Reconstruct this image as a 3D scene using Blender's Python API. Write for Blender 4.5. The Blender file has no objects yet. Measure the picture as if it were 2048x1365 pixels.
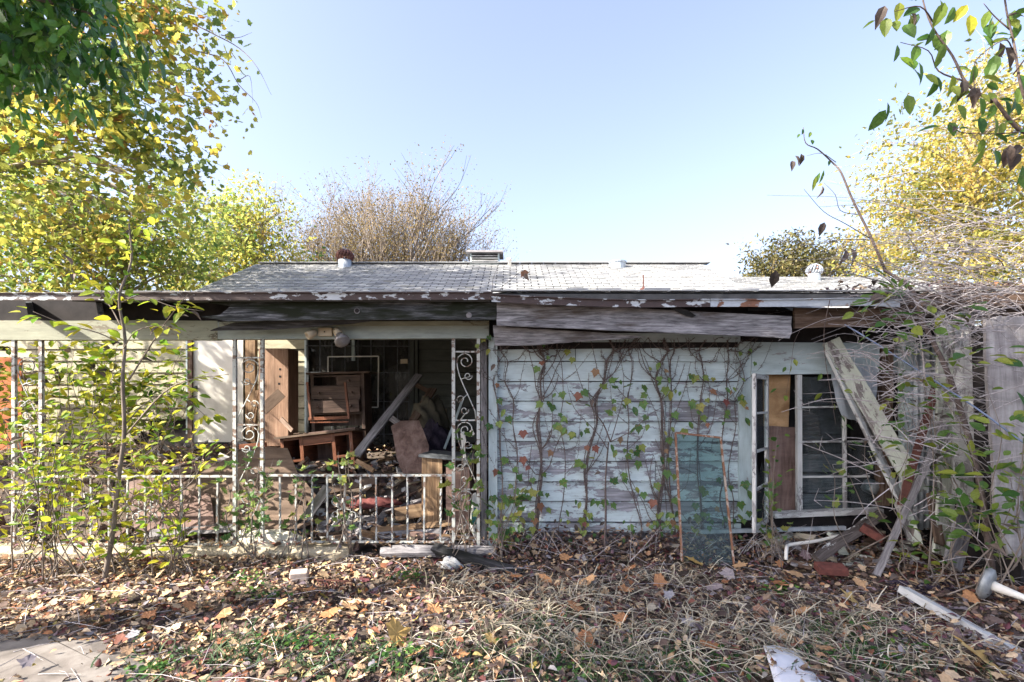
import bpy, math, random
import numpy as np
from mathutils import Vector, Matrix

sc = bpy.context.scene
COL = sc.collection
R = random.Random(11)
NR = np.random.default_rng(5)

# ------------------------------------------------------------------ camera, sky, sun, exposure
EYE = 1.75
cam_d = bpy.data.cameras.new('camera')
cam = bpy.data.objects.new('camera', cam_d)
COL.objects.link(cam)
cam.location = (0, 0, EYE)
cam.rotation_euler = (math.radians(90), 0, 0)
cam_d.sensor_width = 36
cam_d.lens = 18
cam_d.shift_y = 117.5 / 2048
cam_d.clip_start = 0.05
cam_d.clip_end = 2000
sc.camera = cam

SUN_DIR = Vector((0.74, 0.34, -0.58)).normalized()      # the way the light travels
SUN_EL = math.asin(-SUN_DIR.z)
SUN_AZ = math.atan2(-SUN_DIR.x, -SUN_DIR.y)
w = bpy.data.worlds.new('World')
sc.world = w
w.use_nodes = True
wn = w.node_tree
bg = wn.nodes['Background']
sky = wn.nodes.new('ShaderNodeTexSky')
sky.sky_type = 'NISHITA'
sky.sun_disc = False
sky.sun_elevation = SUN_EL
sky.sun_rotation = SUN_AZ
sky.altitude = 0
sky.air_density = 1.0
sky.dust_density = 3.5
sky.ozone_density = 3.0
hs = wn.nodes.new('ShaderNodeHueSaturation')       # hazy autumn air: the whole sky a little paler
hs.inputs['Saturation'].default_value = 0.74
hs.inputs['Value'].default_value = 1.0
tn = wn.nodes.new('ShaderNodeMix')
tn.data_type = 'RGBA'
tn.blend_type = 'MULTIPLY'
tn.inputs[0].default_value = 1.0
tn.inputs[7].default_value = (0.95, 0.925, 0.97, 1)
wn.links.new(sky.outputs[0], hs.inputs['Color'])
wn.links.new(hs.outputs[0], tn.inputs[6])
wn.links.new(tn.outputs[2], bg.inputs[0])
bg.inputs[1].default_value = 0.102
sun_d = bpy.data.lights.new('sun', 'SUN')
sun_d.energy = 3.7
sun_d.angle = math.radians(0.53)
sun_d.color = (1.0, 0.92, 0.80)
sun = bpy.data.objects.new('sun', sun_d)
COL.objects.link(sun)
sun.rotation_euler = SUN_DIR.to_track_quat('-Z', 'Y').to_euler()
sc.view_settings.view_transform = 'Standard'
sc.view_settings.look = 'None'
sc.view_settings.gamma = 1
sc.view_settings.use_curve_mapping = False
sc.view_settings.exposure = 2.22
sc.cycles.max_bounces = 7
sc.cycles.transparent_max_bounces = 12


def P(px, py, Y):
    """a point of the place at depth Y, from where the photograph shows it"""
    return Vector(((px - 1024) * Y / 1024, Y, EYE + (800 - py) * Y / 1024))


def m2(px, Y):
    return px * Y / 1024


# ------------------------------------------------------------------ materials
def new_mat(name):
    m = bpy.data.materials.new(name)
    m.use_nodes = True
    nt = m.node_tree
    return m, nt, nt.nodes['Principled BSDF']


def nd(nt, t, **kw):
    n = nt.nodes.new(t)
    for k, v in kw.items():
        if isinstance(k, str) and hasattr(n, k):
            setattr(n, k, v)
    return n


def coords(nt, scale=(1, 1, 1), rnd=True):
    tc = nd(nt, 'ShaderNodeTexCoord')
    mp = nd(nt, 'ShaderNodeMapping')
    mp.inputs['Scale'].default_value = scale
    nt.links.new(tc.outputs['Object'], mp.inputs['Vector'])
    if rnd:
        oi = nd(nt, 'ShaderNodeObjectInfo')
        mu = nd(nt, 'ShaderNodeMath', operation='MULTIPLY')
        mu.inputs[1].default_value = 91.7
        nt.links.new(oi.outputs['Random'], mu.inputs[0])
        nt.links.new(mu.outputs[0], mp.inputs['Location'])
    return mp.outputs[0]


def noise(nt, vec, scale, detail=6, rough=0.55, dist=0.0):
    n = nd(nt, 'ShaderNodeTexNoise')
    n.inputs['Scale'].default_value = scale
    n.inputs['Detail'].default_value = detail
    n.inputs['Roughness'].default_value = rough
    n.inputs['Distortion'].default_value = dist
    if vec is not None:
        nt.links.new(vec, n.inputs['Vector'])
    return n.outputs['Fac']


def ramp(nt, fac, stops, interp='LINEAR'):
    r = nd(nt, 'ShaderNodeValToRGB')
    r.color_ramp.interpolation = interp
    e = r.color_ramp.elements
    while len(e) < len(stops):
        e.new(0.5)
    for i, (p, c) in enumerate(stops):
        e[i].position = p
        e[i].color = (c[0], c[1], c[2], 1) if isinstance(c, (tuple, list)) else (c, c, c, 1)
    nt.links.new(fac, r.inputs[0])
    return r.outputs[0]


def mixc(nt, fac, a, b, mode='MIX'):
    x = nd(nt, 'ShaderNodeMix', data_type='RGBA', blend_type=mode)
    for sck, v in ((0, fac), (6, a), (7, b)):
        if isinstance(v, (int, float)):
            x.inputs[sck].default_value = v
        elif isinstance(v, tuple):
            x.inputs[sck].default_value = (*v, 1)
        else:
            nt.links.new(v, x.inputs[sck])
    return x.outputs[2]


def mth(nt, op, a, b=0.0):
    x = nd(nt, 'ShaderNodeMath', operation=op)
    for i, v in enumerate((a, b)):
        if isinstance(v, (int, float)):
            x.inputs[i].default_value = v
        else:
            nt.links.new(v, x.inputs[i])
    return x.outputs[0]


def bump(nt, b, h, strength=0.4, dist=0.01):
    n = nd(nt, 'ShaderNodeBump')
    n.inputs['Strength'].default_value = strength
    n.inputs['Distance'].default_value = dist
    nt.links.new(h, n.inputs['Height'])
    nt.links.new(n.outputs[0], b.inputs['Normal'])


def wood(name, c1, c2, c3=None, paint=None, amt=0.5, rough=0.8, grain=(2.2, 34, 34), stain=None, st=0.55):
    """weathered board (local x is its length); paint covers it where the flake mask is high"""
    m, nt, b = new_mat(name)
    g = noise(nt, coords(nt, grain), 1.0, 9, 0.68, 0.6)
    col = ramp(nt, g, [(0.33, c1), (0.5, c2), (0.66, c3 or c2)])
    blot = noise(nt, coords(nt, (1.3, 4, 4)), 1.6, 5, 0.6)
    col = mixc(nt, 0.8, col, ramp(nt, blot, [(0.3, 0.45), (0.68, 1.15)]), 'MULTIPLY')
    if stain:
        s = noise(nt, coords(nt, (0.9, 3, 5)), 1.3, 6, 0.6)
        col = mixc(nt, ramp(nt, s, [(st - 0.06, 0.0), (st + 0.1, 1.0)]), col, stain)
    h = g
    if paint:
        f1 = noise(nt, coords(nt, (1.7, 5, 6.5)), 1.5, 5, 0.6, 0.5)
        f2 = noise(nt, coords(nt, (16, 30, 36)), 1.0, 7, 0.72, 0.5)
        f = mth(nt, 'ADD', mth(nt, 'MULTIPLY', f1, 0.64), mth(nt, 'MULTIPLY', f2, 0.36))
        mask = ramp(nt, f, [(amt - 0.008, 0.0), (amt + 0.008, 1.0)])
        dn = noise(nt, coords(nt, (1.5, 9, 5)), 2.0, 7, 0.65)
        pc = mixc(nt, ramp(nt, dn, [(0.32, 0.0), (0.75, 1.0)]), paint, tuple(v * 0.62 for v in paint))
        hair = noise(nt, coords(nt, (3, 90, 120)), 1.0, 3, 0.6)
        pc = mixc(nt, ramp(nt, hair, [(0.60, 0.0), (0.68, 0.55)]), pc, tuple(v * 0.45 for v in paint))
        col = mixc(nt, mask, col, pc)
        h = mth(nt, 'ADD', mth(nt, 'MULTIPLY', g, 0.35), mth(nt, 'MULTIPLY', mask, 0.65))
    nt.links.new(col, b.inputs['Base Color'])
    b.inputs['Roughness'].default_value = rough
    b.inputs['Specular IOR Level'].default_value = 0.25
    bump(nt, b, h, 0.55, 0.006)
    return m


def speck(name, stops, scale=20, rough=0.85, detail=7, bstr=0.4, metal=0.0, stretch=(1, 1, 1), spec=0.3, bd=0.01):
    m, nt, b = new_mat(name)
    n = noise(nt, coords(nt, stretch), scale, detail, 0.62, 0.3)
    nt.links.new(ramp(nt, n, stops), b.inputs['Base Color'])
    b.inputs['Roughness'].default_value = rough
    b.inputs['Metallic'].default_value = metal
    b.inputs['Specular IOR Level'].default_value = spec
    bump(nt, b, n, bstr, bd)
    return m


def flaked(name, base, over, amt, scale=9, stretch=(1, 1, 1), rough=0.6, metal=0.0):
    """paint or zinc (over) flaking off base"""
    m, nt, b = new_mat(name)
    v = coords(nt, stretch)
    f = noise(nt, v, scale, 6, 0.6, 0.2)
    mask = ramp(nt, f, [(amt - 0.01, 0.0), (amt + 0.015, 1.0)])
    d = noise(nt, coords(nt, (1, 1, 1)), 30, 6, 0.65)
    bc = mixc(nt, d, tuple(x * 0.5 for x in base), tuple(min(1, x * 1.5) for x in base))
    oc = mixc(nt, d, tuple(x * 0.75 for x in over), tuple(min(1, x * 1.15) for x in over))
    nt.links.new(mixc(nt, mask, bc, oc), b.inputs['Base Color'])
    b.inputs['Roughness'].default_value = rough
    nt.links.new(mth(nt, 'MULTIPLY', mask, metal), b.inputs['Metallic'])
    bump(nt, b, mth(nt, 'ADD', mask, mth(nt, 'MULTIPLY', d, 0.4)), 0.4, 0.003)
    return m


def leafm(name, stops, transl=0.45, rough=0.5, by_object=False, spec=0.35, spots=None):
    m, nt, b = new_mat(name)
    if by_object:
        t = nd(nt, 'ShaderNodeObjectInfo').outputs['Random']
    else:
        a = nd(nt, 'ShaderNodeAttribute')
        a.attribute_name = 'tint'
        t = a.outputs['Fac']
    col = ramp(nt, t, stops)
    n = noise(nt, coords(nt, (1, 1, 1)), 9 if by_object else 60, 3)
    col = mixc(nt, 0.6, col, ramp(nt, n, [(0.3, 0.62), (0.7, 1.2)]), 'MULTIPLY')
    if spots:
        n2 = noise(nt, coords(nt, (1, 1, 1)), 5.5, 3)
        col = mixc(nt, ramp(nt, n2, [(0.58, 0.0), (0.66, 1.0)]), col, spots)
    nt.links.new(col, b.inputs['Base Color'])
    b.inputs['Roughness'].default_value = rough
    b.inputs['Specular IOR Level'].default_value = spec
    tr = nd(nt, 'ShaderNodeBsdfTranslucent')
    nt.links.new(col, tr.inputs['Color'])
    mx = nd(nt, 'ShaderNodeMixShader')
    mx.inputs[0].default_value = transl
    nt.links.new(b.outputs[0], mx.inputs[1])
    nt.links.new(tr.outputs[0], mx.inputs[2])
    nt.links.new(mx.outputs[0], nt.nodes['Material Output'].inputs['Surface'])
    return m


def glassy(name, tint, dust, dust_amt, gloss=0.02, refl=0.03):
    m, nt, b = new_mat(name)
    tp = nd(nt, 'ShaderNodeBsdfTransparent')
    tp.inputs[0].default_value = (*tint, 1)
    gl = nd(nt, 'ShaderNodeBsdfGlossy')
    gl.inputs['Roughness'].default_value = gloss
    fr = nd(nt, 'ShaderNodeFresnel')
    fr.inputs[0].default_value = 1.5
    m1 = nd(nt, 'ShaderNodeMixShader')
    m1.inputs[0].default_value = refl
    nt.nodes.remove(fr)
    nt.links.new(tp.outputs[0], m1.inputs[1])
    nt.links.new(gl.outputs[0], m1.inputs[2])
    df = nd(nt, 'ShaderNodeBsdfDiffuse')
    df.inputs[0].default_value = (*dust, 1)
    n = noise(nt, coords(nt, (3, 3, 1.5)), 1.7, 7, 0.65)
    m2_ = nd(nt, 'ShaderNodeMixShader')
    nt.links.new(ramp(nt, n, [(0.3, dust_amt * 0.4), (0.75, dust_amt * 1.6)]), m2_.inputs[0])
    nt.links.new(m1.outputs[0], m2_.inputs[1])
    nt.links.new(df.outputs[0], m2_.inputs[2])
    nt.links.new(m2_.outputs[0], nt.nodes['Material Output'].inputs['Surface'])
    return m


PAINT = (0.57, 0.67, 0.69)
M = dict(
    siding_top=wood('siding_paint_sound', (.15, .15, .165), (.28, .28, .31), (.40, .40, .43), PAINT, 0.34, 0.65),
    siding_mid=wood('siding_paint_worn', (.15, .15, .165), (.28, .28, .31), (.40, .40, .43), PAINT, 0.455, 0.7),
    siding_low=wood('siding_paint_flaked', (.15, .15, .165), (.28, .28, .31), (.42, .42, .45), PAINT, 0.492, 0.75),
    siding_porch=wood('siding_paint_porch', (.2, .18, .13), (.34, .31, .22), (.4, .36, .28), (.44, .41, .29), 0.42, 0.7),
    siding_dark=wood('siding_paint_shaded', (.03, .03, .03), (.06, .06, .06), (.09, .09, .085), (.10, .11, .10), 0.36, 0.75),  # dark copy of the porch siding, interior shade put into the paint colour
    trim=wood('trim_paint', (.2, .19, .2), (.33, .32, .33), None, (.47, .56, .58), 0.39, 0.6),
    trim_flaked=wood('trim_paint_flaked', (.15, .13, .12), (.28, .25, .24), (.36, .34, .33), (.50, .53, .45), 0.48, 0.7),
    white_flaked=wood('white_paint_flaked', (.14, .13, .13), (.3, .29, .29), None, (.58, .59, .58), 0.47, 0.7),
    dark_flaked=wood('dark_wood_white_flakes', (.03, .024, .022), (.09, .075, .07), (.16, .14, .13), (.6, .62, .6), 0.60, 0.8),
    beam=wood('beam_paint_sunlit', (.14, .125, .09), (.24, .215, .16), None, (.33, .34, .26), 0.42, 0.65),  # yellower than beam_green: sunlit tone of the left half put into the paint
    beam_green=wood('beam_paint_green', (.14, .14, .13), (.24, .24, .22), None, (.34, .39, .37), 0.36, 0.65),
    dark_wood=wood('black_rotten_wood', (.012, .012, .014), (.045, .045, .05), (.11, .11, .125), stain=(.008, .009, .008), st=.53),
    grey_wood=wood('grey_weathered_wood', (.09, .085, .09), (.23, .22, .23), (.36, .345, .35), stain=(.05, .045, .045), st=.66, grain=(4.5, 55, 55)),
    fascia_left=wood('fascia_black_mossy', (.015, .016, .02), (.07, .075, .085), (.26, .27, .30), stain=(.012, .016, .008), st=.46, grain=(4.5, 55, 55)),
    fascia_mid=wood('fascia_grey', (.05, .045, .05), (.24, .235, .25), (.42, .41, .43), stain=(.07, .055, .045), st=.6, grain=(4.5, 55, 55)),
    brown_wood=wood('brown_weathered_wood', (.05, .03, .022), (.13, .085, .06), (.2, .15, .12), rough=.75),
    red_wood=wood('varnished_red_wood', (.07, .024, .014), (.17, .065, .035), (.25, .11, .06), rough=.45),
    dresser=wood('dark_varnished_wood', (.045, .03, .024), (.10, .066, .052), (.15, .105, .085), rough=.5),
    tan_wood=wood('tan_wood', (.14, .08, .045), (.25, .16, .09), (.34, .235, .14), rough=.7),
    ply=wood('brown_plywood', (.07, .045, .032), (.13, .09, .065), (.19, .135, .10), rough=.8, grain=(2, 16, 5)),
    ply_orange=wood('orange_plywood', (.30, .17, .08), (.42, .26, .13), (.48, .31, .17), rough=.75, grain=(6, 6, 6)),
    ply_dark=wood('dark_plywood', (.10, .06, .05), (.19, .125, .105), (.27, .19, .165), rough=.8, grain=(11, 16, 1.4)),
    ply_grey=wood('grey_plywood', (.22, .2, .2), (.36, .335, .33), (.46, .44, .43), rough=.85, grain=(16, 20, 1.2), stain=(.16, .13, .12), st=.62),
    cabinet=wood('brown_cabinet', (.20, .12, .08), (.29, .18, .12), (.36, .24, .17), rough=.6),
    door=speck('door_white_paint', [(.3, (.62, .60, .54)), (.7, (.76, .74, .69))], 4, .5, 5, .05),
    rust=flaked('rusted_flashing', (.055, .034, .032), (.50, .54, .58), .56, 2.6, (2.4, 1, 5), .6, .0),
    rust_clean=flaked('zinc_flashing', (.2, .09, .05), (.46, .50, .55), .40, 2.2, (1.4, 1, 3), .5, .2),
    rust_brown=speck('rust_red', [(.3, (.06, .024, .02)), (.7, (.13, .052, .04))], 14, .8),
    rust_frame=flaked('rust_frame', (.22, .10, .05), (.42, .34, .28), .55, 14),
    zinc=speck('galvanised_sheet', [(.3, (.24, .28, .32)), (.5, (.36, .40, .44)), (.72, (.46, .5, .54))], 5, .45, 8, .15, .25, (3, 1, .6)),
    iron=flaked('wrought_iron_paint', (.16, .11, .085), (.44, .46, .44), .455, 22, (1, 1, .5), .55),
    iron_dark=speck('dark_iron', [(.3, (.03, .035, .04)), (.7, (.12, .13, .14))], 20, .6),
    shingle=None, deck=speck('roof_underlay', [(.3, (.05, .05, .05)), (.7, (.1, .1, .1))], 8),
    bark=speck('bark_grey', [(.3, (.10, .08, .065)), (.7, (.25, .21, .18))], 18, .9, 8, .8, 0, (1, 1, .3)),
    bark_light=speck('bark_pale', [(.3, (.22, .18, .14)), (.7, (.42, .37, .31))], 14, .85, 8, .5, 0, (1, 1, .3)),
    twig=speck('dry_twig', [(.3, (.24, .215, .21)), (.7, (.48, .44, .44))], 30, .85),
    twig_dark=speck('dark_twig', [(.3, (.06, .045, .04)), (.7, (.16, .12, .105))], 30, .85),
    vine=speck('vine_bark', [(.3, (.06, .045, .042)), (.7, (.17, .135, .125))], 40, .9, 6, .8),
    soil=speck('soil', [(.3, (.06, .045, .037)), (.6, (.13, .105, .085)), (.8, (.20, .165, .14))], 6, .95, 9, .8, 0, (1, 1, 1), .1, .03),
    concrete=speck('concrete', [(.25, (.09, .08, .07)), (.5, (.17, .15, .135)), (.75, (.25, .23, .21))], 5, .9, 10, .6),
    stone=speck('kerb_stone', [(.25, (.17, .14, .095)), (.5, (.36, .31, .225)), (.75, (.5, .45, .35))], 9, .9, 9, .9, 0, (1, 1, 1), .2, .02),
    brick=speck('red_brick', [(.3, (.07, .026, .022)), (.7, (.17, .058, .045))], 16, .85),
    brick_pale=speck('pale_brick', [(.3, (.42, .33, .27)), (.7, (.62, .52, .45))], 16, .85),
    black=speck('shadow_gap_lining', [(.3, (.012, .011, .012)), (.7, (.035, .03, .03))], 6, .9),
    cloth_dark=speck('dark_purple_cloth', [(.3, (.012, .009, .018)), (.7, (.045, .035, .055))], 12, .95),
    cloth_pale=speck('pale_cloth', [(.3, (.42, .42, .40)), (.7, (.66, .65, .61))], 10, .9),
    cloth_red=speck('red_cloth', [(.3, (.07, .02, .02)), (.7, (.16, .05, .045))], 10, .9),
    foam=speck('dirty_foam', [(.3, (.46, .43, .33)), (.7, (.68, .65, .55))], 6, .9),
    paper=speck('damp_paper', [(.3, (.60, .60, .63)), (.7, (.74, .74, .77))], 5, .8, 5, .1),
    cream=speck('cream_plastic', [(.3, (.40, .33, .23)), (.7, (.50, .42, .30))], 10, .5),
    lampglass=speck('frosted_lamp_glass', [(.3, (.13, .12, .115)), (.7, (.22, .205, .20))], 14, .25, 5, .05, 0, (1, 1, 1), .6),
    grey_metal=speck('grey_metal', [(.3, (.20, .22, .23)), (.7, (.38, .40, .41))], 12, .5, 6, .2, .3),
    blue_cable=speck('blue_cable', [(.3, (.10, .14, .24)), (.7, (.22, .28, .42))], 20, .5),
    teal=speck('teal_plastic', [(.3, (.01, .08, .08)), (.7, (.03, .16, .15))], 10, .4),
    curtain=speck('stained_curtain', [(.3, (.05, .045, .033)), (.7, (.12, .105, .075))], 6, .95),
    red_panel=wood('red_painted_panel', (.15, .05, .03), (.3, .1, .06), None, (.45, .15, .06), .42),
    glass_pane=glassy('dusty_window_glass', (.72, .78, .80), (.30, .33, .35), .07),
    glass_sheet=glassy('leaning_glass', (.74, .82, .81), (.20, .25, .25), .025, refl=.02),
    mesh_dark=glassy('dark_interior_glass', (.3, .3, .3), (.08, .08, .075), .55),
    jar=glassy('clear_plastic', (.8, .82, .84), (.6, .6, .62), .35),
    L_ever=leafm('leaf_evergreen', [(0, (.025, .08, .02)), (.55, (.08, .22, .035)), (1, (.22, .42, .06))], .3, .3, spec=.5),
    L_syc=leafm('leaf_sycamore', [(0, (.14, .22, .06)), (.4, (.32, .36, .08)), (.75, (.64, .52, .08)), (1, (.40, .20, .07))], .6),
    L_yg=leafm('leaf_yellow_green', [(0, (.14, .24, .06)), (.4, (.36, .44, .10)), (.8, (.66, .60, .13)), (1, (.58, .40, .12))], .62),
    L_yel=leafm('leaf_yellow', [(0, (.13, .16, .05)), (.3, (.36, .36, .09)), (.75, (.66, .54, .14)), (1, (.60, .42, .14))], .6),
    L_tan=leafm('leaf_tan', [(0, (.13, .12, .04)), (.5, (.28, .21, .08)), (1, (.42, .29, .11))], .4),
    L_olive=leafm('leaf_olive', [(0, (.05, .06, .02)), (.6, (.15, .14, .05)), (1, (.27, .22, .09))], .35),
    L_green=leafm('leaf_green', [(0, (.03, .09, .02)), (.6, (.07, .17, .035)), (1, (.15, .25, .04))], .4),
    L_shade=leafm('leaf_shade_tree', [(0, (.05, .10, .04)), (.6, (.10, .17, .06)), (1, (.17, .22, .08))], .45),
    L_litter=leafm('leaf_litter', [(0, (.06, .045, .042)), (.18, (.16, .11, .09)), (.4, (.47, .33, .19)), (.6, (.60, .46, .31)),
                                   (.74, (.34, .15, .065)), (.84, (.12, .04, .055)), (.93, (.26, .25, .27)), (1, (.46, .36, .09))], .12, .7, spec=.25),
    L_straw=leafm('straw', [(0, (.16, .14, .10)), (.4, (.38, .34, .25)), (1, (.64, .58, .45))], .2, .7),
    L_grass=leafm('grass', [(0, (.04, .08, .035)), (.6, (.07, .14, .06)), (1, (.15, .21, .09))], .35, .6),
    O_vine=leafm('leaf_creeper', [(0, (.05, .13, .035)), (.55, (.13, .24, .06)), (.9, (.24, .28, .06)), (1, (.36, .34, .09))], .35, .45, True, spots=(.25, .15, .06)),
    O_red=leafm('leaf_creeper_red', [(0, (.24, .08, .07)), (.5, (.30, .15, .08)), (1, (.36, .24, .13))], .35, .5, True),
    O_shrub=leafm('leaf_shrub', [(0, (.12, .24, .03)), (.45, (.30, .38, .035)), (1, (.56, .50, .045))], .55, .45, True),
    O_sap=leafm('leaf_sapling', [(0, (.05, .13, .03)), (.5, (.12, .22, .04)), (1, (.30, .33, .05))], .5, .4, True),
    O_dry=leafm('leaf_dry', [(0, (.06, .05, .045)), (1, (.16, .12, .10))], .15, .7, True),
    O_fall=leafm('leaf_fallen', [(0, (.36, .16, .07)), (.3, (.42, .23, .11)), (.6, (.48, .31, .17)), (.8, (.15, .05, .06)), (1, (.36, .33, .33))], .12, .65, True),
    O_gold=leafm('leaf_fallen_gold', [(0, (.48, .31, .10)), (1, (.52, .36, .14))], .15, .6, True),
)
# shingles: tab-to-tab colour from an attribute
_m, _nt, _b = new_mat('grey_shingle')
_a = nd(_nt, 'ShaderNodeAttribute')
_a.attribute_name = 'tint'
_c = ramp(_nt, _a.outputs['Fac'], [(0, (.36, .37, .38)), (.6, (.46, .465, .46)), (1, (.54, .54, .52))])
_n = noise(_nt, coords(_nt, (1, 1, 1)), 2.2, 8, .7)
_c = mixc(_nt, .8, _c, ramp(_nt, _n, [(.3, .6), (.7, 1.12)]), 'MULTIPLY')
_nt.links.new(_c, _b.inputs['Base Color'])
_b.inputs['Roughness'].default_value = .95
M['shingle'] = _m

# ------------------------------------------------------------------ objects and shapes
WM = {}


def tag(o, label=None, cat=None, group=None, kind=None):
    if label: o['label'] = label
    if cat: o['category'] = cat
    if group: o['group'] = group
    if kind: o['kind'] = kind
    return o


def link(name, data, parent=None, mat4=None):
    o = bpy.data.objects.new(name, data)
    COL.objects.link(o)
    mat4 = mat4 if mat4 is not None else Matrix.Identity(4)
    if parent is not None:
        o.parent = parent
        o.matrix_parent_inverse = WM[parent.name].inverted()
    o.matrix_basis = mat4
    WM[o.name] = mat4
    return o


def thing(name, label, cat, loc=(0, 0, 0), group=None):
    return tag(link(name, None, None, Matrix.Translation(Vector(loc))), label, cat, group)


def frame(x, y, z, o):
    return Matrix(((x[0], y[0], z[0], o[0]), (x[1], y[1], z[1], o[1]), (x[2], y[2], z[2], o[2]), (0, 0, 0, 1)))


class MB:
    def __init__(s):
        s.v, s.f = [], []

    def add(s, vs, fs):
        k = len(s.v)
        s.v += [tuple(q) for q in vs]
        s.f += [tuple(i + k for i in f) for f in fs]
        return s

    def box(s, c, d, rot=None, taper=0.0):
        c = Vector(c)
        vs = []
        for sz in (-1, 1):
            t = 1 - taper if sz > 0 else 1
            for sx, sy in ((-1, -1), (1, -1), (1, 1), (-1, 1)):
                q = Vector((sx * d[0] / 2 * t, sy * d[1] / 2 * t, sz * d[2] / 2))
                vs.append(c + (rot @ q if rot else q))
        return s.add(vs, [(0, 3, 2, 1), (4, 5, 6, 7), (0, 1, 5, 4), (1, 2, 6, 5), (2, 3, 7, 6), (3, 0, 4, 7)])

    def tube(s, pts, r, n=6, cap=True, flat=1.0):
        pts = [Vector(p) for p in pts]
        if not hasattr(r, '__len__'):
            r = [r] * len(pts)
        d0 = (pts[1] - pts[0]).normalized()
        ref = Vector((0, 0, 1)) if abs(d0.z) < 0.8 else Vector((0, 1, 0))
        u = d0.cross(ref).normalized()
        vs, fs = [], []
        for i, p in enumerate(pts):
            d = (pts[min(i + 1, len(pts) - 1)] - pts[max(i - 1, 0)])
            d = d.normalized() if d.length > 1e-9 else d0
            u = (u - d * u.dot(d))
            u = u.normalized() if u.length > 1e-6 else d.orthogonal().normalized()
            v = d.cross(u)
            for k in range(n):
                a = 2 * math.pi * k / n
                vs.append(p + u * (math.cos(a) * r[i]) + v * (math.sin(a) * r[i] * flat))
        for i in range(len(pts) - 1):
            for k in range(n):
                a, b = i * n + k, i * n + (k + 1) % n
                fs.append((a, b, b + n, a + n))
        if cap:
            fs.append(tuple(range(n - 1, -1, -1)))
            fs.append(tuple(range(len(vs) - n, len(vs))))
        return s.add(vs, fs)

    def lathe(s, prof, c=(0, 0, 0), n=16, rot=None):
        c = Vector(c)
        vs, fs = [], []
        for rr, z in prof:
            for k in range(n):
                a = 2 * math.pi * k / n
                q = Vector((rr * math.cos(a), rr * math.sin(a), z))
                vs.append(c + (rot @ q if rot else q))
        for i in range(len(prof) - 1):
            for k in range(n):
                a, b = i * n + k, i * n + (k + 1) % n
                fs.append((a, b, b + n, a + n))
        fs.append(tuple(range(n - 1, -1, -1)))
        fs.append(tuple(range(len(vs) - n, len(vs))))
        return s.add(vs, fs)

    def mesh(s, name, mat, smooth=False):
        me = bpy.data.meshes.new(name)
        me.from_pydata(s.v, [], s.f)
        me.materials.append(M[mat] if isinstance(mat, str) else mat)
        if smooth:
            me.polygons.foreach_set('use_smooth', [True] * len(me.polygons))
        me.update()
        return me

    def build(s, name, mat, parent=None, mat4=None, smooth=False):
        return link(name, s.mesh(name, mat, smooth), parent, mat4)


def board(name, p0, p1, wd, th, mat, parent=None, nrm=(0, -1, 0), seg=5, rag=0.0, bow=0.0, cut=0.0, rnd=R):
    """a plank from p0 to p1; local x runs along it, z across its width, -y is its face"""
    p0, p1 = Vector(p0), Vector(p1)
    x = (p1 - p0)
    L = x.length
    x.normalize()
    n = Vector(nrm)
    n = (n - x * n.dot(x)).normalized()
    y = -n
    z = x.cross(y)
    vs, fs = [], []
    for i in range(seg + 1):
        t = i / seg
        xx = (t - 0.5) * L
        b = bow * math.sin(math.pi * t)
        j0, j1 = rnd.uniform(-rag, rag), rnd.uniform(-rag, rag)
        e = cut * (1 if i == seg else -1 if i == 0 else 0)
        for yy, zz, jj, ee in ((-th / 2, -wd / 2, j0, -e), (-th / 2, wd / 2, j1, e), (th / 2, wd / 2, j1, e), (th / 2, -wd / 2, j0, -e)):
            vs.append((xx + ee * rnd.uniform(.3, 1), yy + b, zz + jj))
    for i in range(seg):
        for k in range(4):
            a, c = i * 4 + k, i * 4 + (k + 1) % 4
            fs.append((a, a + 4, c + 4, c))
    fs.append((0, 1, 2, 3))
    fs.append((seg * 4 + 3, seg * 4 + 2, seg * 4 + 1, seg * 4))
    mb = MB()
    mb.add(vs, fs)
    return mb.build(name, mat, parent, frame(x, y, z, (p0 + p1) / 2))


def slab(name, poly, Y, th, mat, parent=None, tilt=0.0, y0=None, rough=0.0, sub=3):
    """a flat piece with the given outline (photo points) standing at depth Y, th thick; tilt leans it back with height"""
    c = P(sum(p[0] for p in poly) / len(poly), sum(p[1] for p in poly) / len(poly), Y)
    pts = []
    n = len(poly)
    for i in range(n):
        a, b = poly[i], poly[(i + 1) % n]
        for k in range(sub):
            t = k / sub
            qx = a[0] + (b[0] - a[0]) * t + (R.uniform(-rough, rough) if k else 0)
            qy = a[1] + (b[1] - a[1]) * t + (R.uniform(-rough, rough) if k else 0)
            yq = (Y + tilt * (EYE - c.z)) / (1 - tilt * (800 - qy) / 1024)
            pts.append(P(qx, qy, yq) - c)
    vs = [(q.x, q.y, q.z) for q in pts] + [(q.x, q.y + th, q.z) for q in pts]
    k = len(pts)
    area = sum(pts[i].x * pts[(i + 1) % k].z - pts[(i + 1) % k].x * pts[i].z for i in range(k))
    order = list(range(k)) if area > 0 else list(range(k - 1, -1, -1))
    fs = [tuple(order), tuple(k + i for i in reversed(order))]
    for i in range(k):
        a, b = order[i], order[(i + 1) % k]
        fs.append((b, a, a + k, b + k))
    mb = MB()
    mb.add(vs, fs)
    return mb.build(name, mat, parent, Matrix.Translation(c))


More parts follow.
